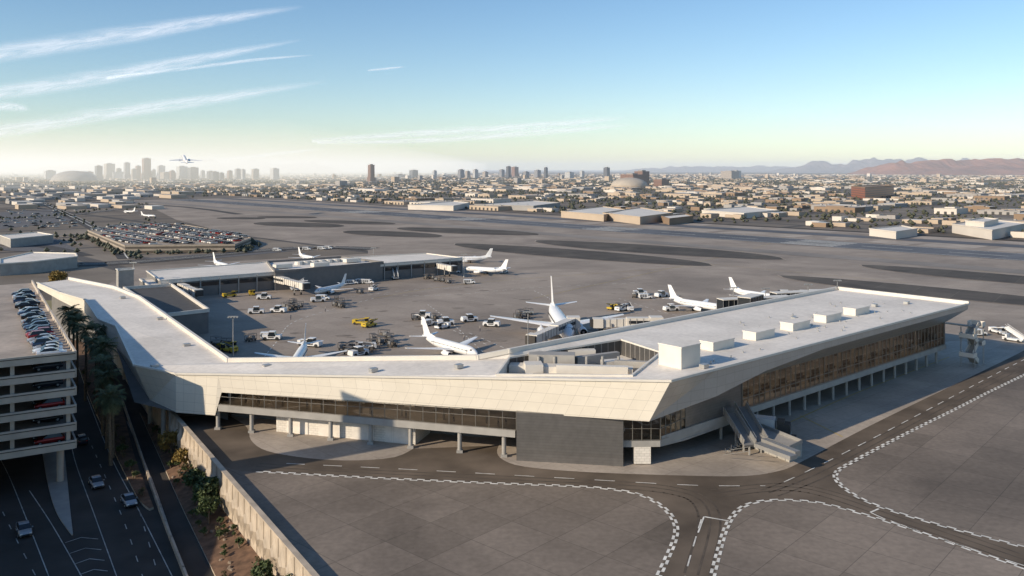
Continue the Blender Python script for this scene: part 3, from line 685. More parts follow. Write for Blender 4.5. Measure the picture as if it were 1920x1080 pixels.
def utility():
    b=MB(); b.box((-.9,0,1.25),(3.6,2.1,1.7)); b.box((0,0,.45),(5.6,1.9,.25),0,3)
    r=[[Vector(p) for p in q] for q in([(.95,-1,.5),(.95,1,.5),(.95,.95,1.95),(.95,-.95,1.95)],[(1.5,-1,.5),(1.5,1,.5),(1.5,.95,1.95),(1.5,-.95,1.95)],[(2.3,-1,.5),(2.3,1,.5),(2.15,.95,1.2),(2.15,-.95,1.2)],[(2.8,-.95,.5),(2.8,.95,.5),(2.7,.9,1.05),(2.7,-.9,1.05)])]
    b.loft(r,0); b.box((1.5,0,1.6),(.9,2.02,.5),0,1)
    for y in(-1,1):
        for x in(-2.1,-1.1,-.1): b.box((x,y*1.06,1.3),(.85,.03,1.2),0,3)
    for x in(-1.8,1.9):
        for y in(-1,1): b.cyl((x,y*.75,.42),(x,y*1.05,.42),.42,.42,12,2)
    return b.mesh('u',[M_wht,M_vgl,M_rub,M_vg])
def cart():
    b=MB()
    b.box((0,0,.55),(2.9,1.5,.15)); b.box((0,0,1.95),(2.9,1.5,.08),0,3)
    for x in(-1.4,1.4):
        for y in(-.7,.7): b.bar((x,y,.6),(x,y,1.9),.08,.08)
    b.box((-.5,0,1.0),(1.2,1.2,.8),0,1); b.box((.7,.1,.9),(.9,1.0,.55),0,3)
    for x in(-1,1):
        for y in(-1,1): b.cyl((x,y*.55,.25),(x,y*.75,.25),.25,.25,8,2)
    b.bar((1.4,0,.4),(2.2,0,.3),.08,.08)
    return b.mesh('c',[M_vd,M_vg,M_rub,mat('cart_canopy',(.13,.11,.09),.7)])
def loader(m):
    b=MB(); b.box((0,0,.8),(5.5,2.3,.6)); b.box((-2.1,.0,1.4),(1.2,2.3,.7)); b.box((2.0,.8,1.6),(1.2,.7,1.2),0,1); b.box((2.0,.8,2.26),(1.4,.9,.1))
    b.bar((-2.8,-.3,1.3),(3.4,-.3,2.3),1.0,.18,3); b.bar((-2.8,-.85,1.5),(3.4,-.85,2.5),.06,.2,0); b.bar((0,-.3,.9),(1.8,-.3,1.9),.5,.12,3)
    for x in(-1.8,1.8):
        for y in(-1,1): b.cyl((x,y*.85,.45),(x,y*1.18,.45),.45,.45,12,2)
    return b.mesh('l',[m,M_vgl,M_rub,M_vd])
def stairtruck():
    b=MB(); b.box((0,0,.7),(5.5,2,.5)); b.box((2.1,0,1.4),(1.4,2,1.1),0,0); b.box((2.4,0,1.55),(.9,2.04,.5),0,1)
    n=12
    for i in range(n): b.box((-3+i*.42,0,.9+i*.24),(.42,1.3,.12),0,3)
    for y in(-.7,.7):
        b.bar((-3.1,y,1.9),(2,y,4.8),.07,.08); b.bar((-3.1,y,1.1),(2,y,3.9),.07,.9,0)
        b.bar((1.9,y,.9),(1.9,y,3.7),.12,.12,3); b.bar((0,y,.9),(0,y,2.7),.1,.1,3)
    b.box((2.6,0,3.75),(1.6,1.5,.12)); 
    for x in(-1.8,1.8):
        for y in(-1,1): b.cyl((x,y*.75,.42),(x,y*1.05,.42),.42,.42,12,2)
    return b.mesh('s',[M_wht,M_vgl,M_rub,M_vg])
mt,mu_,mc,mly,mlw,ms=tug(),utility(),cart(),loader(M_vy),loader(M_wht),stairtruck()
def put(me,name,u,v,r=None,s=1.0):
    p=gp(u,v,.06); place(me,name,(p.x,p.y,.08),U(0,6.28) if r is None else r,s)
for u,v,r in((480,588,.2),(495,561,.1),(596,566,.3),(522,586,3),(510,637,0),(585,650,2.9),(793,596,3.1),(835,609,.3),(880,603,.4),(922,612,2.9),(672,667,.8),(1200,553,.2),(1240,557,.6),(1258,583,.3)): put(mt,'pushback_tractor',u,v,r,.95)
for u,v,r in((505,635,.1),(606,562,0),(803,610,1),(880,532,.1),(690,532,0),(660,533,.2),(632,531,0),(672,531,3),(1833,629,.1),(1210,560,.1),(853,512,0),(520,471,0),(575,469,0),(603,468,0),(615,467,0),(945,512,1),(735,520,1.2)): put(mu_,'service_van',u,v,r,.85)
for u,v in((430,557),(472,553),(676,608),(692,613),(1150,580),(430,660),(425,655)): put(mly,'belt_loader',u,v,None,.85)
for u,v in((575,648),(830,616),(1165,583),(688,655),(700,545),(1870,625),(1180,582)): put(mlw,'belt_loader',u,v,None,.85)
for u,v in((547,574),(556,580),(543,582),(630,574),(640,577),(631,565),(697,650),(713,645),(730,640),(720,632),(735,650),(660,655),(645,657),(655,665),(405,645),(415,650),(407,655),(425,648),(975,592),(985,597),(970,600),(990,590),(800,523),(812,523),(830,528),(840,531),(700,541),(675,550),(470,640),(815,600),(780,600),(690,660),(1190,558),(640,570),(550,571),(700,640),(1005,668),(1160,580),(1130,625),(1110,632),(1120,615),(1150,612),(560,576),(536,578),(402,652),(820,527)):
    put(mc,'baggage_cart',u,v)
put(ms,'passenger_stairs',740,523,1.9,1.2); put(ms,'passenger_stairs',1900,640,2.2,.9); put(ms,'passenger_stairs',560,545,.2,1); put(ms,'passenger_stairs',487,538,.2,.9)
for u,v in((545,600),(712,655),(1020,655),(870,640),(610,585),(1180,590),(900,622)):
    p=gp(u,v,0); place(pm,'person',(p.x,p.y,.08),U(0,6))

def ring(x,cz,ry,rz_,n=20): return [Vector((x,ry*math.sin(2*math.pi*i/n),cz+rz_*math.cos(2*math.pi*i/n))) for i in range(n)]
def plane_mesh(gear=True):
    b=MB(); st=[(0,3.1,.08,.08),(-.35,3.12,.5,.5),(-1.1,3.2,.95,.95),(-2.2,3.33,1.4,1.42),(-3.8,3.45,1.75,1.8),(-6,3.5,1.9,1.97),(-12,3.5,1.9,1.97),(-24,3.5,1.9,1.97),(-28,3.7,1.75,1.8),(-32,4.1,1.25,1.4),(-35.5,4.5,.65,.85),(-37.6,4.7,.25,.35)]
    b.loft([ring(*s) for s in st],0)
    def foil(x0,x1,y,z,t):
        c=x0-x1; return [Vector(p) for p in[(x0,y,z),(x0-c*.12,y,z+t*.5),(x0-c*.4,y,z+t*.6),(x1,y,z),(x0-c*.4,y,z-t*.35),(x0-c*.12,y,z-t*.35)]]
    for s in(-1,1):
        b.loft([foil(-12.5,-20.6,s*1.2,2.7,.95),foil(-15.6,-21,s*6,3.1,.6),foil(-22.6,-24.4,s*17.4,4.0,.22)],0)
        b.loft([foil(-32.6,-36.2,s*.5,4.9,.35),foil(-36,-37.6,s*7,5.4,.15)],0)
        y=s*5.1; E=[(-11.2,.86),(-11.6,1.05),(-13,1.1),(-15,.95),(-16.2,.6)]
        b.loft([[Vector((x,y+r*math.sin(2*math.pi*i/16),1.75+r*math.cos(2*math.pi*i/16))) for i in range(16)] for x,r in E],0,False)
        b.cyl((-11.5,y,1.75),(-11.6,y,1.75),.9,.9,16,2); b.cyl((-11.2,y,1.75),(-11.5,y,1.75),.1,.3,10,1); b.cyl((-16,y,1.75),(-17,y,1.75),.5,.2,12,1)
        b.bar((-13.2,y,2.65),(-17,y,3.0),.3,.6,0)
    f=lambda x0,x1,z,t:[Vector(p) for p in[(x0,0,z),(x0-(x0-x1)*.3,t,z),(x1,0,z),(x0-(x0-x1)*.3,-t,z)]]
    b.loft([f(-31,-36.9,5.3,.28),f(-32.2,-37,6.4,.25),f(-36.4,-38.8,12.4,.1)],0)
    b.loft([f(-26.5,-32.3,5.2,.05),f(-31.5,-32.6,6.3,.05)],0)
    for x in [(-4.2-i*.92) for i in range(27)]:
        for s in(-1,1):
            y=1.9*s*.985; b.box((x,y,3.95),(.34,.06,.42),0,2)
    for s in(-1,1):
        for x in(-4.6,-27.2): b.box((x,s*1.84 if x>-10 else s*1.76,3.5),(.06,.1,2.0),0,1)
        b.face([Vector(p) for p in[(-1.55,s*.2,4.28),(-1.9,s*.95,4.12),(-2.55,s*1.05,4.55),(-2.35,s*.2,4.83)]],2)
        b.face([Vector(p) for p in[(-2.0,s*1.08,4.1),(-2.95,s*1.5,4.15),(-3.0,s*1.35,4.6),(-2.6,s*1.12,4.62)]],2)
    if gear:
        for x,y,r in((-4.4,0,.42),(-18.8,-2.7,.6),(-18.8,2.7,.6)):
            b.cyl((x,y,r),(x,y,2.6),.13,.13,8,1)
            for s in(-1,1): b.cyl((x,y+s*.15,r),(x,y+s*.45,r),r,r,12,2)
    return b.mesh('a',[M_plane,M_planeg,M_rub],smooth=True)
pmesh=plane_mesh(); pfly=plane_mesh(False)
def plane(nu,nv,tu,tv,s,flip=None):
    n=gp(nu,nv,3.2*s); t=gp(tu,tv,12.4*s); d=(n-t); a=math.atan2(d.y,d.x)
    place(pmesh,'airliner',(n.x,n.y,.06),a if flip is None else flip,s)
plane(1067,630,1037,522,1.1)
plane(895,664,806,598,.62); plane(1358,579,1260,535,.58); plane(1460,560,1369,520,.56)
plane(872,504,940,486,.56); plane(590,548,633,516,.5,math.radians(245)); plane(842,486,901,466,.56)
plane(548,690,571,610,.62)
n=gp(430,500,2); place(pmesh,'airliner',(n.x,n.y,.06),-.9,.56)
n=gp(590,484,2); place(pmesh,'airliner',(n.x,n.y,.06),-.9,.5)
n=gp(232,396,2); place(pmesh,'airliner',(n.x,n.y,.15),2.6,.5); n=gp(292,404,2); place(pmesh,'airliner',(n.x,n.y,.15),-.3,.45)
dd_=840; place(pfly,'departing_airliner',((343-960)*dd_/F,dd_,H+(318-297)*dd_/F),rot=(0,math.radians(-16),math.radians(118)),scale=.86)

te=empty('delivery_truck'); b=MB()
p=gp(1447,822,0); tr=math.atan2(-inn.y,-inn.x)+.45
def tb(c,s_,mi): 
    q=Vector((c[0]*math.cos(tr)-c[1]*math.sin(tr),c[0]*math.sin(tr)+c[1]*math.cos(tr))); b.box((p.x+q.x,p.y+q.y,c[2]),s_,tr,mi)
tb((-2.4,0,2.3),(6.0,2.4,2.4),0); tb((2.0,0,1.75),(2.1,2.3,2.3),1); tb((2.75,0,2.2),(.7,2.1,.8),2); tb((0,0,.8),(8,1.2,.3),1); tb((1.5,0,3.1),(1.2,2.0,.5),1); tb((3.1,0,1.0),(.15,2.2,.6),4); tb((-2.4,0,1.0),(6.0,2.42,.2),1)
for x in(-4.4,-3.3,2.2):
    for y in(-1,1):
        c=Vector((x*math.cos(tr)-y*1.0*math.sin(tr),x*math.sin(tr)+y*math.cos(tr),0)); n=Vector((-math.sin(tr),math.cos(tr),0))*.18
        b.cyl(p+c-n+Vector((0,0,.5)),p+c+n+Vector((0,0,.5)),.5,.5,12,3)
b.obj('truck_body',[mat('trailer_gray',(.5,.5,.49),.4,0,.05),M_vd,M_vgl,M_rub,M_steel],te)
te=empty('baggage_conveyor'); b=MB()
for k,(a_,c_) in enumerate((((1368,776,4.8),(1406,836,1.6)),((1388,764,5.4),(1428,830,1.8)))):
    A=gp(*a_);B=gp(*c_); b.bar(A,B,1.9,.35,2); b.bar(A+Vector((-.95,0,.5)),B+Vector((-.95,0,.5)),.12,1.1,0); b.bar(A+Vector((.95,0,.5)),B+Vector((.95,0,.5)),.12,1.1,0)
    for i in range(9): q=A.lerp(B,i/8); b.bar(q+Vector((-1.02,0,-.1)),q+Vector((-1.02,0,1.1)),.08,.08,1); b.bar(q+Vector((1.02,0,-.1)),q+Vector((1.02,0,1.1)),.08,.08,1)
    for t in(.3,.7,.97): q=A.lerp(B,t); b.bar(dz(q,0),q,.25,.25,1)
pb=[gp(1405,838,0),gp(1480,868,0),gp(1504,856,0),gp(1428,824,0)]
b.prism(pb,0,2.2,1); b.pathwall([dz(q,2.2) for q in pb],.12,.5,0,True)
for i in range(5):
    q=pb[0].lerp(pb[1],.1+i*.2)+Vector((0,-.03,0)); b.bar(dz(q,.1),dz(q,2.1),.1,.06,2)
b.bar(gp(1420,833,2.5),gp(1488,858,2.5),1.5,.6,0); b.bar(gp(1432,826,2.5),gp(1496,851,2.5),1.1,.8,0)
for i in range(8): q=gp(1404-i*5.5,842+i*.6,0); b.box((q.x,q.y,1.9-i*.25),(.5,1.3,.12),.1,1)
b.bar(gp(1404,838,2.9),gp(1356,846,.9),.07,.07,2); b.bar(gp(1404,846,2.9),gp(1356,853,.9),.07,.07,2)
for i in range(5): q=gp(1404-i*11,845+i*1.7,0); b.bar(dz(q,2.0-i*.5),dz(q,2.9-i*.48),.06,.06,2)
b.obj('conveyor_body',[M_steel,M_slab,M_vg],te)
te=empty('external_staircase'); b=MB(); q=RW(Lw-1.5,-1.5,0)
for k in range(4):
    z=.3+k*2.2; s1=1 if k%2 else -1; d=wdv*s1*1.7
    A=dz(q,z)-d; B=dz(q,z+2.2)+d
    b.bar(A,B,1.5,.25,1)
    for s_ in(-.8,.8): b.bar(A+Vector((0,0,.65))+inn*s_,B+Vector((0,0,.65))+inn*s_,.09,1.0,0)
    c=B+wdv*s1*.8; b.box((c.x,c.y,c.z),(2.0,3.2,.2),rz,1)
    for s_ in(-1,1): e_=c+inn*s_*1.6; b.box((e_.x,e_.y,e_.z+.55),(2.0,.09,1.0),rz,0)
    e_=c+wdv*s1*1.0; b.box((e_.x,e_.y,e_.z+.55),(.09,3.2,1.0),rz,0)
for s1 in(-1,1):
    for s_ in(-1.5,1.5): A=q+wdv*s1*2.6+inn*s_; b.bar(dz(A,0),dz(A,9.3),.18,.18,1)
b.bar(dz(q,9.2),dz(q+inn*6,9.2),1.6,.2,1)
b.obj('stair_flights',[M_parapet,M_slab],te)

def pole(u,v,h,n=2):
    p=gp(u,v,0); e=empty('light_pole'); b=MB(); b.cyl((p.x,p.y,0),(p.x,p.y,h),.16,.09,8); b.bar((p.x-1.1,p.y,h),(p.x+1.1,p.y,h),.12,.12)
    for x in(-1,-.35,.35,1): b.box((p.x+x,p.y-.15,h-.2),(.45,.5,.25))
    b.cyl((p.x,p.y,0),(p.x,p.y,.6),.4,.4,8); b.obj('pole',[M_steel],e)
for u,v,h in((437,690,12),(990,700,14),(1435,610,11),(1515,600,11),(1570,590,11),(1375,600,10),(250,560,13),(870,520,10),(700,505,10)): pole(u,v,h)
# ---------------------------------------------------------------- vegetation
def leafmat(name,c1,c2):
    m,nt,b=newmat(name); N=nt.nodes; g=N.new('ShaderNodeNewGeometry'); r=N.new('ShaderNodeValToRGB'); r.color_ramp.elements[0].color=rgba(c1); r.color_ramp.elements[1].color=rgba(c2)
    nt.links.new(g.outputs['Random Per Island'],r.inputs[0]); nt.links.new(r.outputs[0],b.inputs['Base Color']); b.inputs['Roughness'].default_value=.7; return m
M_leafg=leafmat('foliage_green',(.03,.05,.015),(.09,.12,.035)); M_leafy=leafmat('foliage_golden',(.16,.11,.02),(.3,.2,.05)); M_palm=leafmat('palm_frond',(.045,.065,.028),(.12,.13,.055)); M_leafd=leafmat('foliage_distant',(.04,.045,.025),(.085,.085,.05))
def tree_mesh(h,r,leaf,nc=26,nl=60,ls=.28):
    b=MB(); b.cyl((0,0,0),(.15,.1,h*.5),.16,.1,8,0)
    for k in range(nc):
        t=U(0,6.28); ph=U(-.4,1.2); rr=r*U(.35,1); c=Vector((rr*math.cos(t)*math.cos(ph*.8),rr*math.sin(t)*math.cos(ph*.8),h*.62+r*.8*math.sin(ph)))
        if k%3==0: b.cyl((.1,.1,h*.4),tuple(c),.07,.02,5,0,False)
        cr_=U(.35,.7)*r*.45
        for i in range(nl):
            d=Vector((random.gauss(0,1),random.gauss(0,1),random.gauss(0,.8)))*cr_*.6; q=c+d; s=ls*U(.6,1.3)
            a=Vector((U(-1,1),U(-1,1),U(-1,1))).normalized(); e=a.cross(Vector((U(-1,1),U(-1,1),U(-1,1)))).normalized()
            b.face([q-a*s,q-e*s*.5,q+a*s,q+e*s*.5],1)
    return b.mesh('tree',[M_trunk,leaf])
def palm_mesh(h):
    b=MB(); b.cyl((0,0,0),(.2,.1,h*.6),.34,.26,10,0); b.cyl((.2,.1,h*.6),(.1,.2,h),.26,.24,10,0)
    o=Vector((.1,.2,h))
    for k in range(50):
        t=U(0,6.28); el_=U(-.55,1.35); L_=U(2.6,3.5); d=Vector((math.cos(t),math.sin(t),0)); p=o; pts=[o.copy()]; e=el_
        if k<8: el_=-1.2; L_=2.0
        e=el_
        for i in range(7):
            p=p+(d*math.cos(e)+Vector((0,0,math.sin(e))))*L_/7; e-=.19; pts.append(p.copy())
        sd=Vector((-d.y,d.x,0)); mi=1 if el_>-1 else 2
        for i in range(2,7):
            wl_=.95*math.sin(math.pi*(i+1)/9)
            for s in(-1,1):
                for q in(0,.5):
                    a=pts[i].lerp(pts[min(i+1,7)],q); tipp=a+sd*s*wl_+(pts[min(i+1,7)]-pts[i])*1.1-Vector((0,0,.3)); b.face([a,a+(pts[i]-pts[i-1])*.4,tipp],mi)
        for i in range(7): b.bar(pts[i],pts[i+1],.06,.05,mi)
    return b.mesh('palm',[M_trunk,M_palm,mat('dead_frond',(.18,.13,.07),.9)])
pal=[palm_mesh(15.5),palm_mesh(12),palm_mesh(14)]
for i,(x,y,k,s) in enumerate(((-102,200,0,1.03),(-108,210,0,1),(-83.5,174,0,1.0),(-88,181,0,.95),(-80,167,2,1),(-75.5,159,2,.95),(-70.5,150,1,1),(-96,192,0,1),(-113,218,0,1),(-91,187,2,1),(-72,154,1,.9),(-98,203,2,1))):
    place(pal[k],'palm_tree',(x,y,RZ),U(0,6),s)
p=gp(108,545,0); place(tree_mesh(7,3.2,M_leafy,30,70,.35),'tree',(p.x,p.y,0))
tg=tree_mesh(4.2,1.8,M_leafg); tgo=tree_mesh(4.0,2.0,M_leafy); sh=tree_mesh(1.2,.8,M_leafg,12,40,.16); shb=tree_mesh(1.2,.7,leafmat('foliage_dry',(.08,.06,.03),(.2,.15,.07)),12,40,.14)
for t,s,me,sc_ in((.2,.45,tgo,1.0),(.26,.6,tgo,.8),(.43,.45,tg,1.0),(.5,.5,tg,1.15),(.55,.4,tg,.9),(.8,.6,tg,.8),(.88,.7,tg,.9),(.35,.6,tg,.6)):
    place(me,'tree',bedpoint(t,s),U(0,6),sc_)
for i in range(80):
    place(random.choice((sh,sh,shb)),'shrub',bedpoint(U(.02,.98),U(.1,.92)),U(0,6),U(.35,.9))
for i in range(26):
    t=U(0,1); p=gp(150+t*120+U(-8,25)*(1-t),700+t*235,RZ+.3); place(random.choice((sh,shb)),'shrub',p,U(0,6),U(.6,1.2))
b=MB()
for i in range(50):
    p=bedpoint(U(.05,.98),U(.1,.9)); s=U(.15,.45)
    r=[Vector((p.x+s*math.cos(a)*U(.7,1.1),p.y+s*math.sin(a)*U(.7,1.1),p.z)) for a in[k*1.047 for k in range(6)]]; r2=[q.lerp(Vector((p.x,p.y,p.z)),.4)+Vector((0,0,s*U(.5,.8))) for q in r]; b.loft([r,r2],0)
b.obj('boulders',[mat('boulder_stone',(.25,.19,.14),.9,0,.2)])

# ---------------------------------------------------------------- city
cityc=[('stucco_tan',(.45,.36,.27)),('stucco_white',(.60,.54,.47)),('stucco_gray',(.33,.31,.29)),('stucco_brown',(.26,.18,.12)),('roof_white',(.66,.62,.56)),('roof_tan',(.43,.37,.30)),('roof_gray',(.28,.26,.24)),('dock_dark',(.06,.06,.06))]
cmats=[mat(n,c,.8,0,.08,.05) for n,c in cityc]
b=MB(); tb_=MB()
def blob(b,p,s,mi=0):
    q=[p+Vector((s*U(.7,1.1),0,s*.5)),p+Vector((0,s*U(.7,1.1),s*.5)),p+Vector((-s*U(.7,1.1),0,s*.5)),p+Vector((0,-s*U(.7,1.1),s*.5))]; t=p+Vector((U(-.2,.2)*s,U(-.2,.2)*s,s*1.3)); lo=p+Vector((0,0,0))
    for i in range(4): b.face([q[i],q[(i+1)%4],t],mi); b.face([q[(i+1)%4],q[i],lo],mi)
a_=652
while a_<7500:
    stp=46 if a_<1600 else (62 if a_<3500 else 95)
    c_=-5200
    while c_<8500:
        ctr=ab(a_,c_); d=ctr.y
        if d>250 and abs(ctr.x)<d*.66+120 and d<8500 :
            isst=(int(a_/stp)%6==0) or (int(c_/55)%7==0)
            nz=noise.noise(Vector((a_/400,c_/400,0)))
            if not isst and R()<.70:
                big=nz>.08
                n_b=1 if big else 3
                if nz>.35: n_b=0 if R()<.5 else 1
                for k in range(n_b):
                    if big: l,w_,h=U(20,52)*(1.5 if R()<.12 else 1),U(15,stp*.8),U(3.2,5.8)
                    else: l,w_,h=U(8,18),U(7,15),U(2.6,4.2)
                    if R()<.012 and d>1900: h=U(9,22); l=w_=U(12,24)
                    p=ctr+E1*U(-12,12)+E2*U(-20,20)
                    wm=random.choice((0,0,1,2,3)); rm=random.choice((4,4,5,5,6,6)) if big else random.choice((4,5,6,6,3))
                    b.box((p.x,p.y,h/2),(w_,l,h),TH,wm,rm)
                    if big and R()<.5: b.box((p.x+U(-5,5),p.y+U(-5,5),h*.62),(w_*.5,l*.45,h*1.24),TH,wm,rm)
                    if d<1500 and big:
                        for j in range(int(l/7)):
                            q=p-E1*(w_/2+.15)+E2*(-l/2+4+j*7); b.box((q.x,q.y,1.4),(.3,2.6,2.6),TH,7)
                            if R()<.6: q=p+E1*U(-w_/3,w_/3)+E2*(-l/2+4+j*7); b.box((q.x,q.y,h+.5),(2.2,1.8,1.1),TH,2)
                        b.box((p.x,p.y,h+.05),(w_+.4,l+.4,.35),TH,wm,rm)
            if d<6500:
                for k in range(8 if d<3500 else 3):
                    if R()<(.55 if nz>.08 else .95): q=ctr+E1*U(-stp/2,stp/2)+E2*U(-28,28); blob(tb_,q,U(1.5,3.4)*(1 if d<2500 else 1.4))
        c_+=55 if a_<3500 else 80
    a_+=stp
a_=-1500
while a_<640:
    c_=1400
    while c_<6500:
        ctr=ab(a_,c_); d=ctr.y
        if d>250 and abs(ctr.x)<d*.66+120:
            if int(a_/75)%5 and R()<.7:
                l,w_,h=U(15,55),U(14,40),U(3.5,7); p=ctr+E1*U(-12,12)
                b.box((p.x,p.y,h/2),(w_,l,h),TH,random.choice((0,1,1,2)),random.choice((4,5,5,6)))
            for k in range(3): 
                if R()<.6: blob(tb_,ctr+E1*U(-35,35)+E2*U(-35,35),U(1.8,4))
        c_+=75
    a_+=75
for i in range(60):
    p=gp(U(0,300),U(356,392)); l,w_,h=U(15,45),U(10,24),U(3,5); b.box((p.x,p.y,h/2),(w_,l,h),TH,random.choice((0,1,2)),random.choice((4,5,6)))
b.obj('city_buildings',cmats); tb_.obj('distant_trees',[M_leafd])
b=MB()
for a__ in range(700,5200,276): 
    for bb in range(-4000,6000,400):
        c=ab(a__,bb)
        if 300<c.y<5500 and abs(c.x)<c.y*.7+200: line(b,[ab(a__,bb),ab(a__,bb+400)],9,.1)
for b__ in range(-3000,6000,385):
    for aa in range(640,5000,300):
        c=ab(aa,b__)
        if 300<c.y<5500 and abs(c.x)<c.y*.7+200: line(b,[ab(aa,b__),ab(aa+300,b__)],9,.14)
b.obj('city_streets',[mat('city_asphalt',(.11,.105,.10),.9,spec=.1)])
for px in([(0,487),(60,474),(142,476),(145,482),(60,492),(0,496)],[(0,442),(70,436),(100,441),(20,449)]):
    bldg('warehouse',px,5,0,M_slab,M_roof,.5)
b=MB()
for px,wd_ in(([(0,415),(120,405),(280,385)],12),([(60,372),(180,430),(240,485)],10),([(0,500),(250,492),(560,465),(700,467)],16),([(130,440),(300,470),(450,465)],8),([(0,372),(300,385),(450,402)],10),([(0,460),(80,462),(160,480)],9),([(0,392),(160,400)],8)):
    line(b,sm(px),wd_,.13)
b.obj('boulevard',[mat('boulevard_asphalt',(.09,.085,.08),.85,spec=.15)])
b=MB()
for px in([(0,415),(120,405),(280,385)],[(60,372),(180,430),(240,485)],[(0,500),(250,492),(560,465),(700,467)],[(130,440),(300,470),(450,465)]):
    line(b,sm(px),.7,.17); line(b,sm(px),.5,.17,4.4)
b.obj('boulevard_markings',[M_white])
for px,mm in(([(0,398),(110,392),(150,412),(0,430)],'lot_asphalt_a'),([(0,452),(100,446),(150,470),(60,472),(0,470)],'lot_asphalt_b'),([(250,486),(420,474),(560,470),(400,485)],'lot_asphalt_c')):
    sheet('parking_lot',[gp(*q) for q in px],.11,mat(mm,(.15,.145,.145),.85,spec=.2))
b=MB(); tt=MB()
carc=[cmats[4],mat('car_paint_silver',(.35,.36,.38)),mat('car_paint_dark',(.03,.035,.05)),mat('car_paint_red',(.3,.02,.02)),M_vgl]
def inpoly(x,y,P):
    c=False; j=len(P)-1
    for i in range(len(P)):
        if (P[i].y>y)!=(P[j].y>y) and x<(P[j].x-P[i].x)*(y-P[i].y)/(P[j].y-P[i].y)+P[i].x: c=not c
        j=i
    return c
PLZ=4.0
SP=[gp(*q,PLZ) for q in[(165,432),(225,421),(335,420),(452,440),(470,447),(440,459),(235,461)]]
cen=sum(SP,Vector())/len(SP); LP=[cen.lerp(p,.96) for p in SP]
for i in range(-80,160):
    for k in range(-100,500):
        q=ab(60+i*5.5,200+k*2.8)
        if inpoly(q.x,q.y,LP) and i%3 and R()<.72:
            ci=random.choice((0,0,1,1,1,2,2,3)); b.box((q.x,q.y,PLZ+.75),(4.3,1.8,.7),TH,ci); b.box((q.x,q.y,PLZ+1.3),(2.2,1.55,.5),TH,4,ci)
for i in range(50):
    q=gp(U(0,150),U(395,428)); ci=random.choice((0,1,2)); b.box((q.x,q.y,.85),(4.3,1.8,.7),TH,ci); b.box((q.x,q.y,1.4),(2.2,1.55,.5),TH,4,ci)
b.obj('parked_cars',carc)
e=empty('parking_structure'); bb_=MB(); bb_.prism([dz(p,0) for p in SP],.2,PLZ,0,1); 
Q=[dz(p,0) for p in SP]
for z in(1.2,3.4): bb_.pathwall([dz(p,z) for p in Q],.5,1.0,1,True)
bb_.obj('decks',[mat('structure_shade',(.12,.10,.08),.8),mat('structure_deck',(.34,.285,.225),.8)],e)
for i in range(150):
    j=random.randrange(len(Q)); q=Q[j].lerp(Q[(j+1)%len(Q)],R()); q=cen.lerp(q,1+U(.03,.14)); q.z=0
    blob(tt,q,U(1.2,2.4))
for i in range(90): blob(tt,gp(U(0,300),U(365,480)),U(1.2,2.4))
for pth in(sm([(0,412),(120,402),(280,382)]),sm([(60,370),(185,430),(250,485)]),sm([(130,443),(300,474),(450,468)])):
    for i in range(len(pth)-1):
        for k in range(5): blob(tt,pth[i].lerp(pth[i+1],R())+Vector((U(-5,5),U(-5,5),0)),U(1,2.2))
tt.obj('roadside_trees',[M_leafd])
def winmat(name,wall,glass,fl=3.6):
    m,nt,b=newmat(name); N=nt.nodes;L=nt.links; br=N.new('ShaderNodeTexBrick'); br.offset=0
    uv=N.new('ShaderNodeUVMap'); L.new(uv.outputs[0],br.inputs['Vector']); br.inputs['Scale'].default_value=1; br.inputs['Brick Width'].default_value=5; br.inputs['Row Height'].default_value=fl; br.inputs['Mortar Size'].default_value=.8; br.inputs['Mortar Smooth'].default_value=0
    br.inputs['Color1'].default_value=rgba(glass); br.inputs['Color2'].default_value=rgba([x*1.5 for x in glass]); br.inputs['Mortar'].default_value=rgba(wall); L.new(br.outputs[0],b.inputs['Base Color']); b.inputs['Roughness'].default_value=.4; return m
wm=[winmat('tower_tan',(.42,.35,.28),(.1,.1,.11)),winmat('tower_gray',(.3,.29,.29),(.07,.08,.1)),winmat('tower_white',(.55,.53,.5),(.12,.13,.15)),winmat('tower_brown',(.25,.14,.1),(.08,.06,.06)),winmat('tower_dark',(.12,.12,.13),(.05,.06,.08))]
def tower(u0,u1,vt,d,k=None,name='office_tower',dp=None):
    x0=(u0-960)*d/F; x1=(u1-960)*d/F; h=H+(318-vt)*d/F; w_=abs(x1-x0)*.75; b=MB(); cx=(x0+x1)/2; k=random.randrange(5) if k is None else k
    b.box((cx,d,h/2),(w_,dp or w_*U(.8,1.2),h),TH,0,1); b.box((cx,d,h+1.5),(w_*.5,w_*.5,3),TH,1)
    if h>60: b.box((cx,d,h*.15),(w_*1.25,w_*1.25,h*.3),TH,0,1)
    if h>90 and R()<.5: b.cyl((cx,d,h),(cx,d,h+16),.8,.3,6,1)
    b.obj(name,[wm[k],cmats[6]])
for u0,u1,vt in((82,105,320),(178,192,311),(195,215,307),(217,228,316),(232,244,305),(246,256,317),(254,264,311),(266,283,297),(285,292,318),(294,310,311),(318,328,320),(331,351,312),(352,372,314),(376,384,320),(388,402,321),(426,436,320),(440,452,317),(452,460,318),(471,486,317),(507,523,316),(410,420,324),(300,330,323),(205,240,323),(160,175,322),(395,410,322),(340,360,322),(270,290,321)):
    tower(u0,u1,vt,U(3700,4300))
tower(690,702,309,3000,3); 
for u0,u1,vt in((767,784,319),(811,819,320),(858,871,318),(886,897,318),(872,882,321),(936,946,318),(949,958,312),(959,972,313),(1002,1014,319),(1020,1027,314),(1087,1096,321),(1132,1143,314),(737,760,327),(905,915,322),(1060,1075,323),(980,992,322)):
    tower(u0,u1,vt,U(4200,5200))
tower(1352,1385,321,4300,0); tower(1370,1388,320,4400,2)
for u0,u1,vt,d in((1165,1205,327,2300),(1190,1217,321,2350),(1225,1255,336,2200)): tower(u0,u1,vt,d,3,'brick_civic_building')
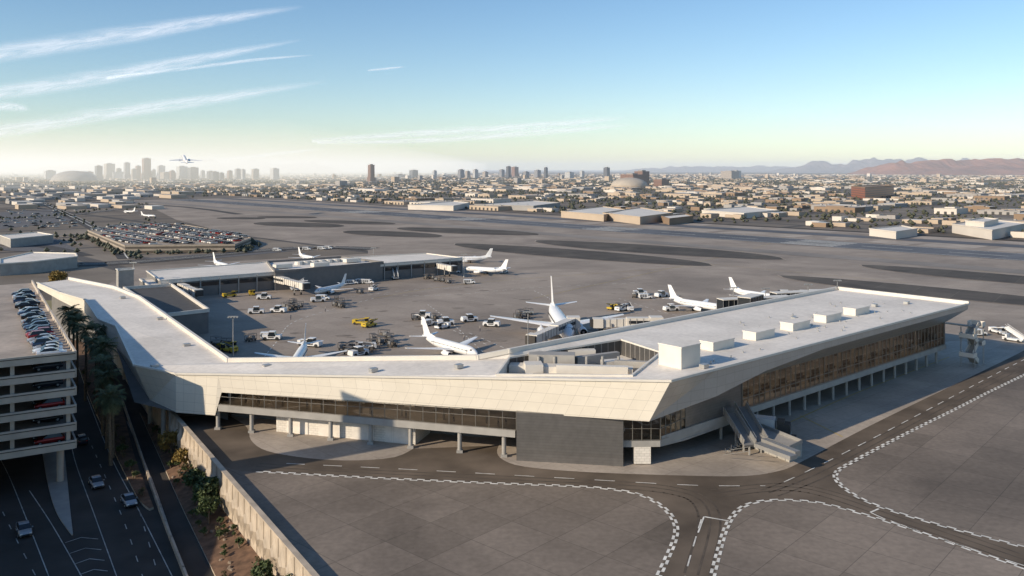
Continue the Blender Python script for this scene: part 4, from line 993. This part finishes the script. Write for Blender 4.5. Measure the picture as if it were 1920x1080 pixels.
e,P=bldg('brick_office_building',[(1596,350),(1652,347),(1676,349),(1622,352.5)],18,0,winmat('brick_office',(.33,.10,.045),(.05,.03,.03)),cmats[3],1.2,cmats[3])
def dome(name,u,v,r_px,h,m):
    p=gp(u,v); r=r_px*p.y/F; b=MB(); rg=[]
    for k in range(9):
        t=k/8*math.pi/2; rg.append([Vector((p.x+r*math.cos(t)*math.cos(q),p.y+r*math.cos(t)*math.sin(q),6+h*math.sin(t))) for q in[2*math.pi*i/32 for i in range(32)]])
    b.loft(rg,0); b.cyl((p.x,p.y,0),(p.x,p.y,6),r*1.05,r*1.05,32,1); b.obj(name,[m,cmats[0]],smooth=True)
dome('domed_arena',1180,352,34,20,cmats[5]); dome('stadium',138,341,38,36,cmats[2]); dome('domed_hall',155,340,25,34,cmats[2])
for px,z,c in(([(1052,397),(1130,388),(1175,394),(1132,404)],5.5,0),([(1130,400),(1200,390),(1262,400),(1200,408)],6,0),([(1240,406),(1285,402),(1300,406),(1255,411)],5,3),([(1316,395),(1400,388),(1460,395),(1395,401)],4.5,1),([(1785,421),(1850,412),(1925,420),(1860,433)],6,1),([(1630,430),(1690,424),(1720,430),(1680,436)],4.5,1),([(1810,415),(1845,409),(1872,412),(1845,418)],9,1),([(765,385),(850,378),(880,381),(850,387)],5,1),([(890,384),(1000,377),(1050,381),(1000,387)],5,2)):
    bldg('warehouse',px,z,0,cmats[c],cmats[4],.8,cmats[c])

def ridge(name,u0,u1,d,hpx,m,seed,depth=2500,fade=.15,nx=300,ny=18):
    b=MB(); x0=(u0-960)*d/F;x1=(u1-960)*d/F; g_=[]
    for j in range(ny):
        t=j/(ny-1); row=[]
        for i in range(nx):
            s=i/(nx-1); x=x0+(x1-x0)*s; y=d+(t-.3)*depth
            env=min(1,s/fade,(1-s)/fade); env=env*env*(3-2*env); prof=max(0,1-abs(t-.6)/.6)
            n=.4+.6*(1-abs(noise.noise(Vector((x/(depth*.3)+seed,y/(depth*.5),seed))))*2)+.6*(.5-abs(noise.noise(Vector((x/260+seed,y/300,3)))))+.4*noise.fractal(Vector((x/500+seed,y/500,0)),.7,2,6)
            row.append(Vector((x,y,-5+(H+hpx*d/F)*env*prof**.9*max(n,.05)*.85)))
        g_.append(row)
    for j in range(ny-1):
        for i in range(nx-1): b.face([g_[j][i],g_[j][i+1],g_[j+1][i+1],g_[j+1][i]])
    b.obj(name,[m],weld=True)
M_mt=mat('mountain_rock',(.25,.11,.065),.95,0,.35,.004); M_mt2=mat('mountain_far',(.15,.12,.12),.95,0,.2,.001)
ridge('mountains',1670,2150,7500,22,M_mt,3.1,1800)
ridge('mountains',1450,2500,14000,23,M_mt2,8.3,3000)
ridge('mountains',20,640,13000,20,M_mt2,5.7,3000)
ridge('mountains',1150,1800,18000,7,M_mt2,1.7,3000)
ridge('mountains',-700,200,18000,9,M_mt2,2.2,3000)

def cloudmat():
    m,nt,b=newmat('cirrus'); N=nt.nodes;L=nt.links; N.remove(b); out=N['Material Output']
    uv=N.new('ShaderNodeUVMap'); sx=N.new('ShaderNodeSeparateXYZ'); L.new(uv.outputs[0],sx.inputs[0])
    def M(op,a,b_=None):
        n=N.new('ShaderNodeMath'); n.operation=op
        for i,x in enumerate((a,b_)):
            if x is None: continue
            if isinstance(x,(int,float)): n.inputs[i].default_value=x
            else: L.new(x,n.inputs[i])
        return n.outputs[0]
    v=M('MULTIPLY',sx.outputs[1],math.pi); v=M('POWER',M('SINE',v),1.8)
    mp=N.new('ShaderNodeMapping'); mp.inputs['Scale'].default_value=(4,1.3,1); L.new(uv.outputs[0],mp.inputs[0])
    ns=N.new('ShaderNodeTexNoise'); ns.inputs['Scale'].default_value=2.6; ns.inputs['Detail'].default_value=9; ns.inputs['Roughness'].default_value=.68; ns.inputs['Distortion'].default_value=.5; L.new(mp.outputs[0],ns.inputs['Vector'])
    mr=N.new('ShaderNodeMapRange'); mr.inputs[1].default_value=.25; mr.inputs[2].default_value=.72; L.new(ns.outputs[0],mr.inputs[0])
    en=M('MINIMUM',M('MULTIPLY',M('SUBTRACT',1,sx.outputs[0]),4),1)
    al=M('MULTIPLY',M('MULTIPLY',v,mr.outputs[0]),M('MULTIPLY',en,.75))
    t=N.new('ShaderNodeBsdfTransparent'); d=N.new('ShaderNodeBsdfTranslucent'); d.inputs[0].default_value=(1,1,1,1); mx=N.new('ShaderNodeMixShader')
    em=N.new('ShaderNodeEmission'); em.inputs[0].default_value=(1,1,1,1); em.inputs[1].default_value=.3; ad=N.new('ShaderNodeAddShader'); L.new(d.outputs[0],ad.inputs[0]); L.new(em.outputs[0],ad.inputs[1])  # added self-glow lifts the cloud beyond its sunlit brightness
    L.new(al,mx.inputs[0]); L.new(t.outputs[0],mx.inputs[1]); L.new(ad.outputs[0],mx.inputs[2]); L.new(mx.outputs[0],out.inputs[0]); return m
M_cl=cloudmat()
def trail(pts):
    b=MB(); Q=smoothpath([(u,v,hw) for u,v,hw in pts],6); n=len(Q)
    P=[(gp(u,v-hw,3000),gp(u,v+hw,3000)) for u,v,hw in Q]
    for i in range(n-1):
        b.face([P[i][0],P[i+1][0],P[i+1][1],P[i][1]],0,[(i/(n-1)+0,1),((i+1)/(n-1),1),((i+1)/(n-1),0),(i/(n-1),0)])
    b.obj('contrail_cloud',[M_cl])
trail([(-200,125,24),(0,98,24),(250,62,22),(420,35,14),(570,12,6)])
trail([(-200,200,18),(0,172,20),(200,142,20),(400,105,12),(570,74,4)])
trail([(200,146,5),(350,128,5),(480,112,4),(590,103,2)])
trail([(-200,265,18),(0,243,20),(200,212,18),(400,185,14),(615,152,6)])
trail([(-150,192,12),(0,198,12),(56,204,7)])
trail([(585,264,6),(800,248,10),(1000,236,10),(1180,219,8)])
trail([(595,267,5),(800,262,8),(1000,248,9),(1190,233,7)])
trail([(400,300,4),(480,292,5),(610,278,4)])
trail([(690,132,2),(720,129,3),(760,125,2)])
